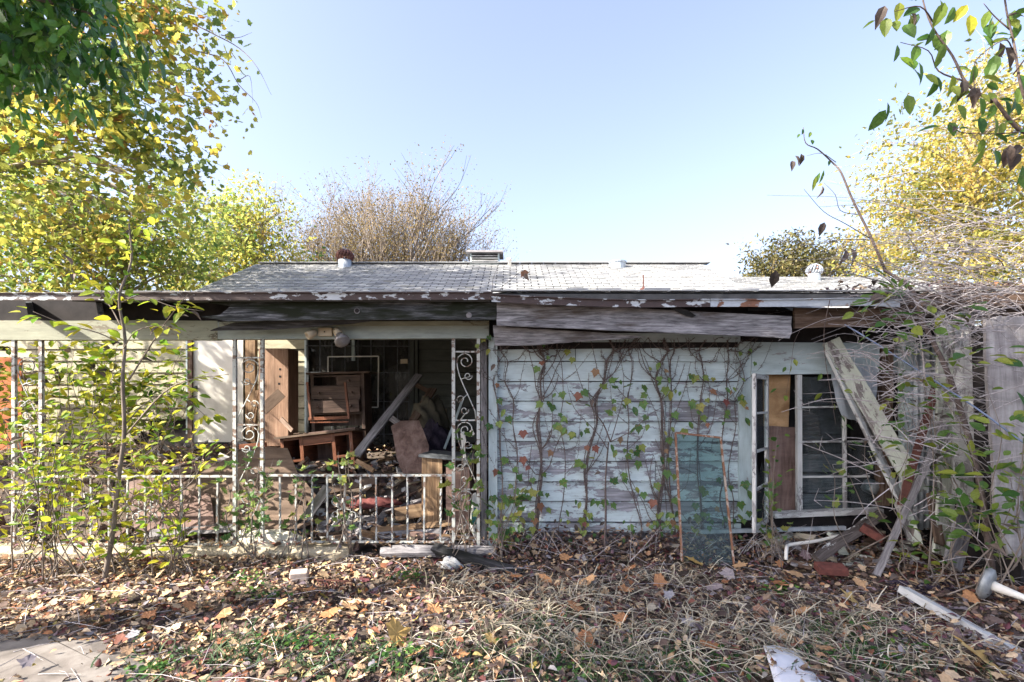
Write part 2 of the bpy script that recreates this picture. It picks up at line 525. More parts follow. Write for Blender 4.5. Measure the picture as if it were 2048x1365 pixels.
def bulk_mesh(name, tv, tf, pos, ydir, nrm, size, tint, mat, wide=None):
    """many leaves as one mesh: template triangles placed at pos with y along ydir and z along nrm"""
    tv = np.asarray(tv, float)
    tf = np.asarray(tf, np.int32)
    N, K, F = len(pos), len(tv), len(tf)
    y = ydir / np.maximum(np.linalg.norm(ydir, axis=1, keepdims=True), 1e-9)
    x = np.cross(y, nrm)
    x /= np.maximum(np.linalg.norm(x, axis=1, keepdims=True), 1e-9)
    z = np.cross(x, y)
    s = np.asarray(size)[:, None, None]
    wd = np.ones(N) if wide is None else wide
    V = pos[:, None, :] + s * (tv[None, :, 0:1] * wd[:, None, None] * x[:, None, :] + tv[None, :, 1:2] * y[:, None, :] + tv[None, :, 2:3] * z[:, None, :])
    Fi = tf[None] + (np.arange(N, dtype=np.int32) * K)[:, None, None]
    me = bpy.data.meshes.new(name)
    me.vertices.add(N * K)
    me.vertices.foreach_set('co', V.reshape(-1).astype(np.float32))
    me.loops.add(N * F * 3)
    me.loops.foreach_set('vertex_index', Fi.reshape(-1))
    me.polygons.add(N * F)
    me.polygons.foreach_set('loop_start', np.arange(N * F, dtype=np.int32) * 3)
    at = me.attributes.new('tint', 'FLOAT', 'FACE')
    at.data.foreach_set('value', np.repeat(np.clip(tint, 0, 1), F).astype(np.float32))
    me.materials.append(M[mat])
    me.update(calc_edges=True)
    return me


def tri(faces):
    out = []
    for f in faces:
        for i in range(1, len(f) - 1):
            out.append((f[0], f[i], f[i + 1]))
    return out


def outline_leaf(half, fold=0.10, droop=0.10):
    """leaf template from its half outline [(x, y)...] running base to tip; folded at the midrib, tip curling down"""
    n = len(half)
    v, f = [], []
    for x, y in half:
        v.append((0, y, -droop * y * y))
    for sgn in (1, -1):
        for x, y in half:
            v.append((sgn * x, y, fold * x / 0.3 - droop * y * y))
    for i in range(n - 1):
        f.append((i, n + i, n + i + 1, i + 1))
        f.append((i, i + 1, 2 * n + i + 1, 2 * n + i))
    return np.array(v), np.array(tri(f))


T_OVAL = outline_leaf([(0.0, 0), (.22, .22), (.27, .5), (.14, .82), (0.0, 1)], .09, .12)
T_OVAL2 = outline_leaf([(0.0, 0), (.26, .4), (0.0, 1)], .09, .15)
T_LANCE = outline_leaf([(0.0, 0), (.13, .3), (.12, .65), (0.0, 1)], .06, .22)
T_CURL = outline_leaf([(0.0, 0), (.22, .25), (.25, .55), (0.0, 1)], .20, .38)


def lobed(pts, cup=0.12):
    """palmate leaf: full right-hand outline, mirrored, fanned about a point on the midrib"""
    ring = [(x, y) for x, y in pts] + [(-x, y) for x, y in reversed(pts[1:-1])]
    v = [(0, .35, 0)] + [(x, y, cup * (x * x + (y - .35) ** 2) * (1 if i % 2 else .3)) for i, (x, y) in enumerate(ring)]
    n = len(ring)
    return np.array(v), np.array([(0, 1 + i, 1 + (i + 1) % n) for i in range(n)])


T_SYC = lobed([(0, 0), (.2, .02), (.45, .02), (.43, .19), (.63, .44), (.45, .47), (.37, .66), (.21, .66), (.13, .80), (0, 1)], .34)
T_GRAPE = lobed([(0, .03), (.14, -.08), (.34, .0), (.36, .16), (.54, .44), (.36, .42), (.26, .50), (.20, .66), (.10, .74), (0, 1.02)], .30)


def leaf_mesh(name, t, mat):
    me = bpy.data.meshes.new(name)
    me.from_pydata([tuple(q) for q in t[0]], [], [tuple(int(i) for i in f) for f in t[1]])
    me.materials.append(M[mat])
    me.update()
    return me


LM = dict(
    vine=leaf_mesh('creeper_leaf', T_GRAPE, 'O_vine'), red=leaf_mesh('creeper_leaf_red', T_GRAPE, 'O_red'),
    vine_oval=leaf_mesh('creeper_leaf_oval', T_OVAL, 'O_vine'),
    shrub=leaf_mesh('shrub_leaf', T_OVAL, 'O_shrub'), sap=leaf_mesh('sapling_leaf', T_OVAL, 'O_sap'),
    lance=leaf_mesh('lance_leaf', T_LANCE, 'O_sap'), dry=leaf_mesh('dry_leaf', T_CURL, 'O_dry'),
    fall=leaf_mesh('fallen_lobed_leaf', T_SYC, 'O_fall'), fall_oval=leaf_mesh('fallen_oval_leaf', T_OVAL, 'O_fall'),
    gold=leaf_mesh('fallen_gold_leaf', T_SYC, 'O_gold'),
)


def rv(s=1.0):
    return Vector((R.gauss(0, s), R.gauss(0, s), R.gauss(0, s)))


def leaf(parent, kind, pos, d, n, size, name='leaf'):
    y = Vector(d).normalized()
    x = y.cross(Vector(n))
    x = x.normalized() if x.length > 1e-6 else y.orthogonal().normalized()
    z = x.cross(y)
    return link(name, LM[kind], parent, frame(x * size, y * size, z * size, pos))


def smooth_path(pts, k=4):
    """Catmull-Rom through pts"""
    pts = [Vector(p) for p in pts]
    q = [pts[0] * 2 - pts[1]] + pts + [pts[-1] * 2 - pts[-2]]
    out = []
    for i in range(1, len(q) - 2):
        for j in range(k):
            t = j / k
            a, b, c, d = q[i - 1], q[i], q[i + 1], q[i + 2]
            out.append(0.5 * ((2 * b) + (c - a) * t + (2 * a - 5 * b + 4 * c - d) * t * t + (3 * b - a - 3 * c + d) * t ** 3))
    out.append(pts[-1])
    return out


def taper(n, r0, r1):
    return [r0 + (r1 - r0) * i / (n - 1) for i in range(n)]


def smooth(t):
    t = min(1, max(0, t))
    return t * t * (3 - 2 * t)


def gz(x, y):
    """height of the yard"""
    return 0.025 * math.sin(1.7 * x + 0.6) * math.cos(1.3 * y) + 0.018 * math.sin(4.1 * x + 2.3 * y) + 0.05 * smooth((y - 5.2) / 0.5) * smooth((x + .2) / .3)


def pz(x, y):
    """height of the heaped porch floor"""
    return 0.10 + 0.72 * smooth((y - 5.85) / 1.35) + 0.13 * smooth((y - 7.1) / 1.6) + 0.03 * math.sin(3.1 * x) * math.sin(2.7 * y)


# ------------------------------------------------------------------ the setting: ground
xs = np.concatenate([np.linspace(-120, -14, 9), np.linspace(-12, 12, 97), np.linspace(14, 120, 9)])
ys = np.concatenate([np.linspace(-60, -6, 7), np.linspace(-4, 9, 79), np.linspace(11, 30, 8), np.linspace(40, 240, 6)])
mb = MB()
vs = [(x, y, gz(x, y) - (0.05 if y > 6.2 else 0)) for y in ys for x in xs]
nx = len(xs)
mb.add(vs, [(j * nx + i, j * nx + i + 1, (j + 1) * nx + i + 1, (j + 1) * nx + i) for j in range(len(ys) - 1) for i in range(nx - 1)])
tag(mb.build('ground', 'soil', smooth=True), 'dark soil of the yard under fallen leaves', kind='structure')
# concrete path showing at the lower left
mb = MB()
ring = [P(px, py, 1) for px, py in ((-400, 1268), (-120, 1278), (70, 1288), (150, 1296), (205, 1322), (222, 1352), (205, 1400), (225, 1460), (-100, 1560), (-520, 1540))]
gr = []
for q in ring:
    t = EYE / (EYE - q.z)
    gr.append(Vector((q.x * t, q.y * t, 0.045)))
gr = [q + Vector((R.gauss(0, .03), R.gauss(0, .025), 0)) for q in smooth_path(gr + [gr[0]], 6)[:-1]]
k = len(gr)
gc = sum(gr, Vector()) / k
mb.add([(q.x, q.y, .045) for q in gr] + [tuple(Vector((q.x, q.y, -.06)) + (q - gc).normalized() * .5) for q in gr], [tuple(range(k - 1, -1, -1))] + [(i, (i + 1) % k, (i + 1) % k + k, i + k) for i in range(k)])
tag(mb.build('concrete_path', 'concrete'), 'worn pale concrete path at the edge of the yard', kind='structure')
# ------------------------------------------------------------------ the house
Yf, Yb, Yw, Yk = 5.32, 5.70, 5.80, 8.80
house = thing('abandoned_house', 'derelict pale green timber house with collapsing eaves and grey shingle roof', 'house', (0, 9, 0))

# right wing: front wall of lapped boards
fw = MB().box(((-0.25 + 2.70) / 2, 5.90, 1.35), (2.95, 0.08, 2.9)).box((3.45, 5.90, 2.46), (1.5, .08, .62)).box((3.45, 5.90, .15), (1.5, .08, .5)).build('front_wall', 'black', house)
lines = [684, 724, 763.5, 802.5, 843.7, 883, 923, 963, 1002.7, 1043]
for i in range(len(lines) - 1):
    yc = (lines[i] + lines[i + 1]) / 2
    hgt = m2(lines[i + 1] - lines[i], Yw) - .006
    mt = 'siding_top' if i < 2 else 'siding_mid' if i in (2, 4) else 'siding_low'
    split = [(993, 1480)] if i % 3 else [(993, 1150 + 60 * i % 200), (1151.5 + 60 * i % 200, 1480)]
    for a, b in split:
        board('siding_board', P(a, yc, Yw + .012), P(b, yc + R.uniform(-1, 1), Yw + .012), hgt, .02, mt, fw, nrm=(0, -1, .13), seg=6, rag=.0015)
board('sill_board', P(993, 1054, Yw), P(1480, 1056, Yw), .10, .05, 'siding_low', fw)
MB().box((1.15, 5.86, .12), (2.75, .05, .36)).build('foundation_skirt', 'grey_wood', fw)
board('corner_board', P(986, 676, Yw - .03), P(986, 1092, Yw - .03), m2(17, Yw), .05, 'trim', fw, seg=6)
board('corner_post', P(968, 682, Yw + .06), P(968, 1090, Yw + .06), m2(12, Yw), .06, 'grey_wood', fw, seg=4)
board('trim_board', P(1489, 684, Yw - .015), P(1489, 1040, Yw - .015), m2(24, Yw), .035, 'trim', fw, seg=6)
board('header_board', P(1502, 714, Yw - .012), P(1757, 716, Yw - .012), m2(58, Yw), .03, 'trim', fw, seg=6)
board('frieze_board', P(993, 676, Yw + .01), P(1480, 676, Yw + .01), m2(18, Yw), .02, 'siding_top', fw, seg=6)
# side wall of the wing, inside the porch
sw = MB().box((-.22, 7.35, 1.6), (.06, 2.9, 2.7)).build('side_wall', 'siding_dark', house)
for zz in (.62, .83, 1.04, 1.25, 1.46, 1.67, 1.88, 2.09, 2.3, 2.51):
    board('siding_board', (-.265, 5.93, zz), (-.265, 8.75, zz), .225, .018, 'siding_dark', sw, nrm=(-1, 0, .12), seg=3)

# back wall of the porch
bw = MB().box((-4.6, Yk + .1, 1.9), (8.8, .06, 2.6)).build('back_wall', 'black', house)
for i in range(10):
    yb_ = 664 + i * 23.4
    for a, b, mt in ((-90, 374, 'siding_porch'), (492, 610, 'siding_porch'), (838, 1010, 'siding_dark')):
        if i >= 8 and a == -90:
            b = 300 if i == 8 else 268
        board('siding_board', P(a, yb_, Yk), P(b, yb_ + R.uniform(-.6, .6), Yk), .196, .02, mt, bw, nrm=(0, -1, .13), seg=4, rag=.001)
dr = MB().box(P(438, 772, Yk - .01), (m2(99, Yk), .045, m2(228, Yk))).build('door', 'door', house)
kb = MB()
kb.lathe([(.012, 0), (.03, .02), (.034, .045), (.02, .06)], P(394, 776, Yk - .03), 12, Matrix.Rotation(math.radians(90), 3, 'X'))
kb.build('door_knob', 'iron_dark', dr)
board('door_jamb', P(382, 640, Yk - .03), P(382, 890, Yk - .03), .075, .08, 'brown_wood', house)
board('door_jamb', P(375.5, 640, Yk - .02), P(376, 868, Yk - .02), .035, .06, 'trim', house)
board('door_sill', P(380, 890, Yk - .05), P(500, 890, Yk - .05), .09, .12, 'dark_wood', house)
board('porch_post', P(503, 668, Yk - .35), P(503, 884, Yk - .35), .16, .09, 'tan_wood', house, seg=4)

# porch window with curtain and burglar bars
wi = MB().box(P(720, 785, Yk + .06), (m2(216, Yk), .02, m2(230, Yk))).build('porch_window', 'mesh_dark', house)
cb = MB()
g = []
c0 = P(612, 668, Yk + .055)
for i in range(61):
    x = c0.x + m2(214, Yk) * i / 60
    g.append((x, .018 * math.sin(i * 1.1) + .01 * math.sin(i * 2.3)))
vs = [(x, Yk + .095 + d * .4, z) for z in (1.3, 2.95) for x, d in g]
cb.add(vs, [(i, i + 1, i + 62, i + 61) for i in range(60)])
cb.build('curtain', 'curtain', wi, smooth=True)
for a, b, c, d, wd_, mt in ((612, 664, 612, 905, .035, 'trim'), (707, 664, 707, 722, .05, 'trim'), (824, 664, 824, 905, .07, 'siding_dark'), (833, 664, 833, 905, .05, 'siding_dark')):
    board('window_frame', P(a, b, Yk - .03), P(c, d, Yk - .03), wd_, .05, mt, wi)
for yy in (692, 745, 803, 868, 898):
    board('grille_bar', P(612, yy, Yk - .12), P(822, yy + 1, Yk - .12), .011, .011, 'iron_dark', wi, seg=2)
for xx in (616, 640, 664, 690, 716, 742, 768, 795, 818):
    board('grille_bar', P(xx, 664, Yk - .135), P(xx, 900, Yk - .135), .012, .012, 'iron_dark', wi, seg=2)
slab('warning_card', [(801, 719), (815, 718.5), (815, 727.5), (801, 728)], Yk - .15, .004, 'cream', wi)

# heaped porch floor
mb = MB()
fx, fy = np.linspace(-9.5, -.2, 60), np.linspace(5.80, 8.9, 34)
mb.add([(x, y, pz(x, y)) for y in fy for x in fx], [(j * 60 + i, j * 60 + i + 1, (j + 1) * 60 + i + 1, (j + 1) * 60 + i) for j in range(33) for i in range(59)])
mb.build('porch_floor', 'soil', house, smooth=True)

# beam, boarding above it, eaves
board('porch_beam', P(-320, 662, Yb), P(440, 662, Yb), m2(38, Yb), .10, 'beam', house, seg=8, rag=.003)
board('porch_beam', P(440.5, 663, Yb), P(978, 661, Yb), m2(34, Yb), .10, 'beam_green', house, seg=8, rag=.002)
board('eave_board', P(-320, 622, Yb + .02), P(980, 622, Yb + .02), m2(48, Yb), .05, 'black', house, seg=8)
board('eave_board', P(440, 649, Yb - .06), P(978, 647, Yb - .06), m2(9, Yb), .03, 'beam', house)
for px in (60, 200, 330):
    board('rafter_end', P(px, 618, 5.30), P(px, 614, 5.72), .12, .05, 'dark_wood', house, nrm=(1, 0, 0), seg=2)
slab('fascia_board', [(402, 634), (440, 630), (462, 612), (420, 606), (400, 598), (700, 597), (993, 597), (993, 640), (700, 640), (455, 643)], Yf, .035, 'fascia_left', house, rough=.8, sub=4)
slab('fascia_board', [(993.5, 603), (1584, 633), (1582, 650), (1584, 664), (1579, 677), (1300, 664), (993.5, 651)], Yf - .03, .035, 'fascia_mid', house, tilt=.1, rough=.8, sub=4)
slab('fascia_board', [(1589, 616), (1775, 615), (1775, 652), (1590, 657)], Yf + .02, .035, 'brown_wood', house, rough=.8)
slab('fascia_board', [(1775.6, 617), (1850, 619), (1848, 650), (1775.6, 652)], Yf + .03, .035, 'brown_wood', house, rough=.8)
slab('soffit_board', [(986, 651), (1060, 658), (1180, 664), (1292, 674), (1240, 679), (1150, 684), (1080, 690), (990, 692)], Yf + .10, .03, 'fascia_mid', house, tilt=-.3, rough=.7, sub=4)
slab('soffit_board', [(428, 658), (470, 645), (640, 641), (758, 640), (700, 648), (600, 656), (520, 660), (420, 662)], Yf + .12, .02, 'dark_wood', house, tilt=-.5, rough=.5, sub=4)
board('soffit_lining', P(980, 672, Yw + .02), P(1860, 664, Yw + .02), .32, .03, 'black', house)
slab('torn_shingle', [(1342, 617), (1362, 616), (1378, 622), (1392, 632), (1385, 635), (1372, 632)], Yf - .06, .012, 'dark_wood', house, tilt=-.4)


MB().lathe([(.022, 0), (.022, .004)], P(714, 622, Yf - .004), 12, Matrix.Rotation(math.radians(90), 3, 'X')).build('knot_hole', 'black', house)
MB().lathe([(.032, 0), (.03, .003)], P(714, 622, Yf - .001), 12, Matrix.Rotation(math.radians(90), 3, 'X')).build('knot_rim', 'grey_wood', house)
MB().lathe([(.03, 0), (.026, .004)], P(938, 631, Yf - .002), 12, Matrix.Rotation(math.radians(90), 3, 'X')).build('knot', 'grey_wood', house)


def sweep(name, path, prof, mat, parent):
    mb = MB()
    n = len(prof)
    vs = [(p.x, p.y + a, p.z + b) for p in path for a, b in prof]
    fs = [(i * n + k, (i + 1) * n + k, (i + 1) * n + (k + 1) % n, i * n + (k + 1) % n) for i in range(len(path) - 1) for k in range(n)]
    fs += [tuple(range(n)), tuple(range(len(vs) - 1, len(vs) - n - 1, -1))]
    c = path[len(path) // 2]
    mb.add([(x - c.x, y - c.y, z - c.z) for x, y, z in vs], fs)
    return mb.build(name, mat, parent, Matrix.Translation(c))


prof = [(0, -.07), (.012, -.07), (.012, .0), (.10, .012), (.10, .024), (-.02, .006), (-.02, -.002), (0, -.002)]
sweep('eave_flashing', smooth_path([P(-330, 587, 5.2), P(400, 587, 5.2), P(985, 586, 5.2)], 4), prof, 'rust', house)
sweep('eave_flashing', smooth_path([P(983, 590, 5.18), P(1080, 595, 5.18), P(1250, 601, 5.18), P(1420, 600, 5.18)], 4), prof, 'rust', house)
sweep('eave_flashing', smooth_path([P(1421, 600, 5.18), P(1560, 600, 5.18), P(1720, 598, 5.18), P(1800, 601, 5.18)], 4), prof, 'rust_clean', house)

# twin spotlight on the beam
fl = thing('twin_spotlight', 'cream twin spotlight fixture with one bulb fixed to the porch beam', 'lamp', P(649, 664, Yb - .06))
slab('junction_box', [(636, 656), (663, 656), (663.5, 672), (636, 672)], Yb - .10, .045, 'cream', fl, sub=1)
hb = MB().lathe([(.008, 0), (.008, .002)], P(649, 664, Yb - .105), 10, Matrix.Rotation(math.radians(90), 3, 'X'))
hb.build('knockout', 'black', fl)


def along(d):
    return Vector(d).to_track_quat('Z', 'Y').to_matrix()


MB().tube([P(668, 664, Yb - .08), P(676, 664, Yb - .11)], .008, 8).build('swivel', 'cream', fl)
MB().tube([P(633, 664, Yb - .08), P(629, 664, Yb - .11)], .008, 8).build('swivel', 'cream', fl)
MB().lathe([(.02, 0), (.04, .012), (.046, .07), (.042, .11)], P(672, 660, Yb - .11), 14, along((.55, -.6, -.6))).build('lamp_holder', 'cream', fl, smooth=True)
MB().lathe([(.02, 0), (.04, .012), (.046, .07), (.044, .11), (.03, .108), (.03, .02)], P(632, 664, Yb - .11), 14, along((-.6, -.5, -.45))).build('lamp_holder', 'cream', fl, smooth=True)
c = P(672, 660, Yb - .11) + Vector((.55, -.6, -.6)).normalized() * .10
MB().lathe([(.036, 0), (.046, .03), (.078, .10), (.082, .125), (.06, .14), (.0, .148)], c, 18, along((.5, -.6, -.7))).build('bulb', 'lampglass', fl, smooth=True)


# ------------------------------------------------------------------ roof
def roof_plane(name, x0, x1, ya, za, yb, zb, parent, expo=.145, tabw=.305, x0b=None, x1b=None):
    """deck plus every shingle tab as a thin lapped wedge"""
    x0b = x0 if x0b is None else x0b
    x1b = x1 if x1b is None else x1b
    dk = MB()
    dk.add([(x0, ya, za - .03), (x1, ya, za - .03), (x1b, yb, zb - .03), (x0b, yb, zb - .03)] + [(x0, ya, za - .10), (x1, ya, za - .10), (x1b, yb, zb - .10), (x0b, yb, zb - .10)],
           [(0, 1, 2, 3), (7, 6, 5, 4), (0, 4, 5, 1), (1, 5, 6, 2), (2, 6, 7, 3), (3, 7, 4, 0)])
    pl = dk.build(name, 'deck', parent)
    L = math.hypot(yb - ya, zb - za)
    s = Vector((0, yb - ya, zb - za)) / L
    n = Vector((0, -s.z, s.y))
    V, F, T = [], [], []
    nc = int(L / expo)
    for c_ in range(nc):
        t0, t1 = c_ * expo, min(L, (c_ + 1.25) * expo)
        f = t0 / L
        xa, xb = x0 + (x0b - x0) * f, x1 + (x1b - x1) * f
        x = xa - (tabw / 2 if c_ % 2 else 0)
        while x < xb:
            a, b = max(x + .011, xa), min(x + tabw - .011, xb)
            x += tabw
            if b - a < .03:
                continue
            j = R.uniform(-.008, .008)
            lift = R.uniform(0, .006) + (.02 if R.random() < .03 else 0)
            q0 = Vector((0, ya, za)) + s * (t0 + j)
            q1 = Vector((0, ya, za)) + s * t1
            k = len(V)
            h0 = .008 + lift
            for X, q, h in ((a, q0, 0), (b, q0, 0), (a, q0, h0), (b, q0, h0), (a, q1, -.012), (b, q1, -.012)):
                V.append((X, q.y + n.y * h, q.z + n.z * h))
            F += [(k, k + 1, k + 3, k + 2), (k + 2, k + 3, k + 5, k + 4), (k, k + 2, k + 4), (k + 1, k + 5, k + 3)]
            t = R.random()
            T += [t] * 4
    me = bpy.data.meshes.new('shingles')
    me.from_pydata(V, [], F)
    at = me.attributes.new('tint', 'FLOAT', 'FACE')
    at.data.foreach_set('value', T)
    me.materials.append(M['shingle'])
    tag(link('shingles', me, pl), kind='stuff')
    return pl


RY, RZ = 13.0, 5.20
roof = roof_plane('roof', -6.45, 4.80, 9.3, 3.44, RY, RZ, house)
roof_plane('rear_roof', 4.80, -6.45, 17.0, 3.3, RY + .01, RZ - .01, house, expo=.4, tabw=1.2)
roof_plane('wing_roof', -.22, 5.2, 5.235, 2.862, 9.75, 3.83, house)
roof_plane('porch_roof', -4.5, -.23, 5.235, 2.855, 9.3, 3.50, house)
roof_plane('side_roof', 4.805, 9.4, 8.6, 3.2, 12.3, 4.72, house)
roof_plane('side_rear_roof', 9.4, 4.81, 16.2, 3.2, 12.31, 4.71, house, expo=.4, tabw=1.2)
MB().box((-.8, 13, 3.1), (11.0, 7.6, .3)).build('attic_floor', 'black', house)
mb = MB()
for x in np.arange(-6.4, 4.7, .3):
    mb.box((x + .15, RY, RZ + .015), (.292, .26, .018), Matrix.Rotation(R.uniform(-.02, .02), 3, 'Y'))
tag(mb.build('ridge_caps', 'shingle', roof), kind='stuff')
mb = MB()
mb.add([(-6.42, 9.4, 3.35), (-6.42, RY, RZ - .1), (-6.42, 16.8, 3.3), (4.77, 9.4, 3.35), (4.77, RY, RZ - .1), (4.77, 16.8, 3.3)], [(0, 1, 2), (5, 4, 3)])
mb.build('gable_wall', 'siding_porch', house)
board('rake_board', (-6.47, 9.3, 3.36), (-6.47, RY, RZ - .07), .12, .03, 'trim', house, nrm=(-1, 0, 0))
board('rake_board', (4.82, 9.3, 3.36), (4.82, RY, RZ - .07), .12, .03, 'trim', house, nrm=(1, 0, 0))


def turbine(x, y, z, k=1.0, fin='rust_brown'):
    o = MB().lathe([(.30 * k, -.16), (.17 * k, -.02), (.155 * k, .0), (.155 * k, .20 * k)], (x, y, z), 18).build('turbine_vent', 'zinc', house, smooth=True)
    for i in range(16):
        a = 2 * math.pi * i / 16
        path = []
        for t in np.linspace(0, 1, 6):
            r_ = (.155 + .06 * math.sin(math.pi * t) - .07 * t * t) * k
            path.append(Vector((x + r_ * math.cos(a + .5 * t), y + r_ * math.sin(a + .5 * t), z + (.20 + .25 * t) * k)))
        MB().tube(path, .024 * k, 4, flat=.35).build('turbine_fin', fin, o)
    MB().lathe([(.10 * k, .445 * k), (.06 * k, .47 * k), (.0, .475 * k)], (x, y, z), 14).build('turbine_cap', 'zinc', o)


turbine(-4.16, 12.75, 5.03)
turbine(6.97, 11.8, 4.48, .85, 'rust_clean')
# louvred vent box on the ridge
cx, cz = (970 - 1024) * 13.1 / 1024, RZ - .02
lv = MB().box((cx, 13.2, cz + .12), (.74, .5, .30)).build('louvre_vent', 'trim', house)
MB().box((cx, 13.2, cz + .305), (.94, .72, .05), taper=.05).build('vent_cap', 'grey_wood', lv)
for i in range(4):
    MB().box((cx, 12.935, cz + .03 + i * .062), (.66, .05, .012), Matrix.Rotation(.6, 3, 'X')).build('louvre_slat', 'white_flaked', lv)
    MB().box((cx, 12.946, cz + .06 + i * .062), (.66, .006, .03)).build('louvre_gap', 'black', lv)
MB().lathe([(.045, -.2), (.045, .13), (.065, .13), (.065, .19), (.0, .19)], (-.06, 12.7, 5.07), 14).build('vent_pipe', 'door', house, smooth=True)
MB().lathe([(.20, -.1), (.20, .07), (.22, .07), (.22, .10), (0, .12)], (2.62, 12.7, 5.07), 18).build('roof_ventilator', 'zinc', house)
MB().lathe([(.07, 0), (.06, .04), (.02, .07), (.012, .08), (.012, .30)], (2.45, 9.55, 3.78), 10).build('flue_stub', 'rust_brown', house)

# ------------------------------------------------------------------ casement window of the right wing
cw = MB().box(P(1625, 888, Yw + .34), (m2(270, Yw), .03, m2(310, Yw))).build('casement_window', 'black', house)
board('window_frame', P(1500, 746, Yw - .03), P(1690, 744, Yw - .03), .045, .06, 'trim', cw)
board('window_frame', P(1505, 745, Yw - .02), P(1505, 1034, Yw - .02), .035, .06, 'trim', cw)
board('mullion', P(1597, 750, Yw - .02), P(1598, 1030, Yw - .02), .052, .05, 'white_flaked', cw)
board('mullion', P(1688, 822, Yw - .01), P(1690, 1026, Yw - .01), .034, .03, 'white_flaked', cw)
for yy, x1_ in ((815, 1675), (884, 1745), (954, 1738)):
    board('muntin', P(1602, yy, Yw - .01), P(x1_, yy - 1, Yw - .01), .02, .03, 'white_flaked', cw)
board('window_sill', P(1545, 1030, Yw - .06), P(1760, 1021, Yw - .06), .055, .12, 'white_flaked', cw, rag=.004)
ys_ = [752, 815, 884, 954, 1022]
for i in range(4):
    slab('pane', [(1603, ys_[i] + 2), (1687, ys_[i] + 2), (1687, ys_[i + 1] - 3), (1603, ys_[i + 1] - 3)], Yw + .01, .004, 'glass_pane', cw, sub=1)
    if i > 1:
        slab('pane', [(1692, ys_[i] + 2), (1750, ys_[i] + 2), (1750, ys_[i + 1] - 3), (1692, ys_[i + 1] - 3)], Yw + .01, .004, 'glass_pane', cw, sub=1)
for a, b in ((830, 868), (871, 905), (908, 944), (948, 985), (988, 1022)):
    board('inner_board', P(1603, (a + b) / 2, Yw + .16), P(1690, (a + b) / 2 + R.uniform(-2, 2), Yw + .16), m2(b - a, Yw), .02, 'grey_wood' if a > 880 else 'dark_wood', cw, rag=.002)
slab('plywood_panel', [(1526, 748), (1581, 750), (1577, 856), (1528, 856)], Yw + .10, .012, 'ply_orange', cw)
slab('plywood_panel', [(1528, 852), (1594, 855), (1598, 1026), (1532, 1028)], Yw + .075, .012, 'ply_dark', cw, rough=.5)
# open sash
hx, nx_ = P(1534, 800, Yw - .04), P(1508, 800, 5.27)
sash = MB()
zt, zb = P(0, 752, Yw).z, P(0, 1042, Yw).z
du = (nx_ - hx)
du.z = 0
Ls = du.length
du.normalize()
nn = Vector((du.y, -du.x, 0))


def sp(t, z):
    q = hx + du * (t * Ls)
    return Vector((q.x, q.y, z))


st = board('sash_stile', sp(.97, zb), sp(.97, zt), .05, .035, 'white_flaked', cw, nrm=nn)
board('sash_stile', sp(.03, zb), sp(.03, zt), .05, .035, 'white_flaked', cw, nrm=nn)
for zz, wd_ in ((zb + .03, .06), (zb + .43, .022), (zb + .83, .022), (zb + 1.23, .022), (zt - .025, .05)):
    board('sash_rail', sp(.06, zz), sp(.94, zz), wd_, .03, 'white_flaked', cw, nrm=nn, seg=2)
for i in range(4):
    z0, z1 = zb + .05 + i * .4, zb + .42 + i * .4
    pts = [sp(.05, z0), sp(.95, z0), sp(.95, z1), sp(.05, z1)]
    if i == 1:   # a broken pane
        pts = [sp(.05, z0), sp(.95, z0), sp(.9, z0 + .3), sp(.6, z0 + .12), sp(.4, z0 + .24), sp(.3, z0 + .1), sp(.05, z0 + .3)]
    c = pts[0]
    k = len(pts)
    MB().add([p - c for p in pts] + [p - c + nn * .004 for p in pts], [tuple(range(k)), tuple(range(2 * k - 1, k - 1, -1))] + [(i_, i_ + k, (i_ + 1) % k + k, (i_ + 1) % k) for i_ in range(k)]).build('pane', 'glass_pane', cw, Matrix.Translation(c))

# ruined right end of the wing
board('wall_stud', P(1770, 690, Yw + .05), P(1764, 1010, Yw + .05), .13, .10, 'brown_wood', house, rag=.008, seg=7)
board('corner_post', P(1813, 668, Yw - .02), P(1816, 1010, Yw - .02), .14, .09, 'trim', house, seg=6)
slab('wall_patch', [(1700, 690), (1800, 688), (1800, 745), (1700, 745)], Yw + .08, .02, 'siding_top', house)
MB().box((4.6, 5.97, 1.35), (1.3, .05, 3.0)).build('end_lining', 'black', house)

# ------------------------------------------------------------------ porch kerb, columns and railings
Yr = 5.68
kerb = thing('stone_kerb', 'low mossy stone kerb under the porch railing', 'kerb', (-3.6, 5.7, 0))


def stone(name, px0, px1, py0, py1, Y, dep, mat, parent):
    a, b = P(px0, py0, Y), P(px1, py1, Y)
    mb = MB()
    nxs = max(3, int((b.x - a.x) / .14))
    vs, fs = [], []
    for i in range(nxs + 1):
        x = a.x + (b.x - a.x) * i / nxs
        j = [R.uniform(-.012, .012) for _ in range(6)]
        e = .03 if i in (0, nxs) else 0
        for y, z in ((0 + j[0], -.06), (-.015 + j[1] + e, a.z * .55 + j[2]), (.03 + j[3] + e, a.z - e * .6 + j[4]), (dep, a.z - e * .6 + j[5]), (dep, -.06)):
            vs.append((x - a.x, y, z))
    for i in range(nxs):
        for k in range(4):
            fs.append((i * 5 + k, (i + 1) * 5 + k, (i + 1) * 5 + k + 1, i * 5 + k + 1))
    fs += [(4, 3, 2, 1, 0), tuple(nxs * 5 + k for k in range(5))]
    mb.add(vs, fs)
    return mb.build(name, mat, parent, Matrix.Translation((a.x, Y - .06, 0)))


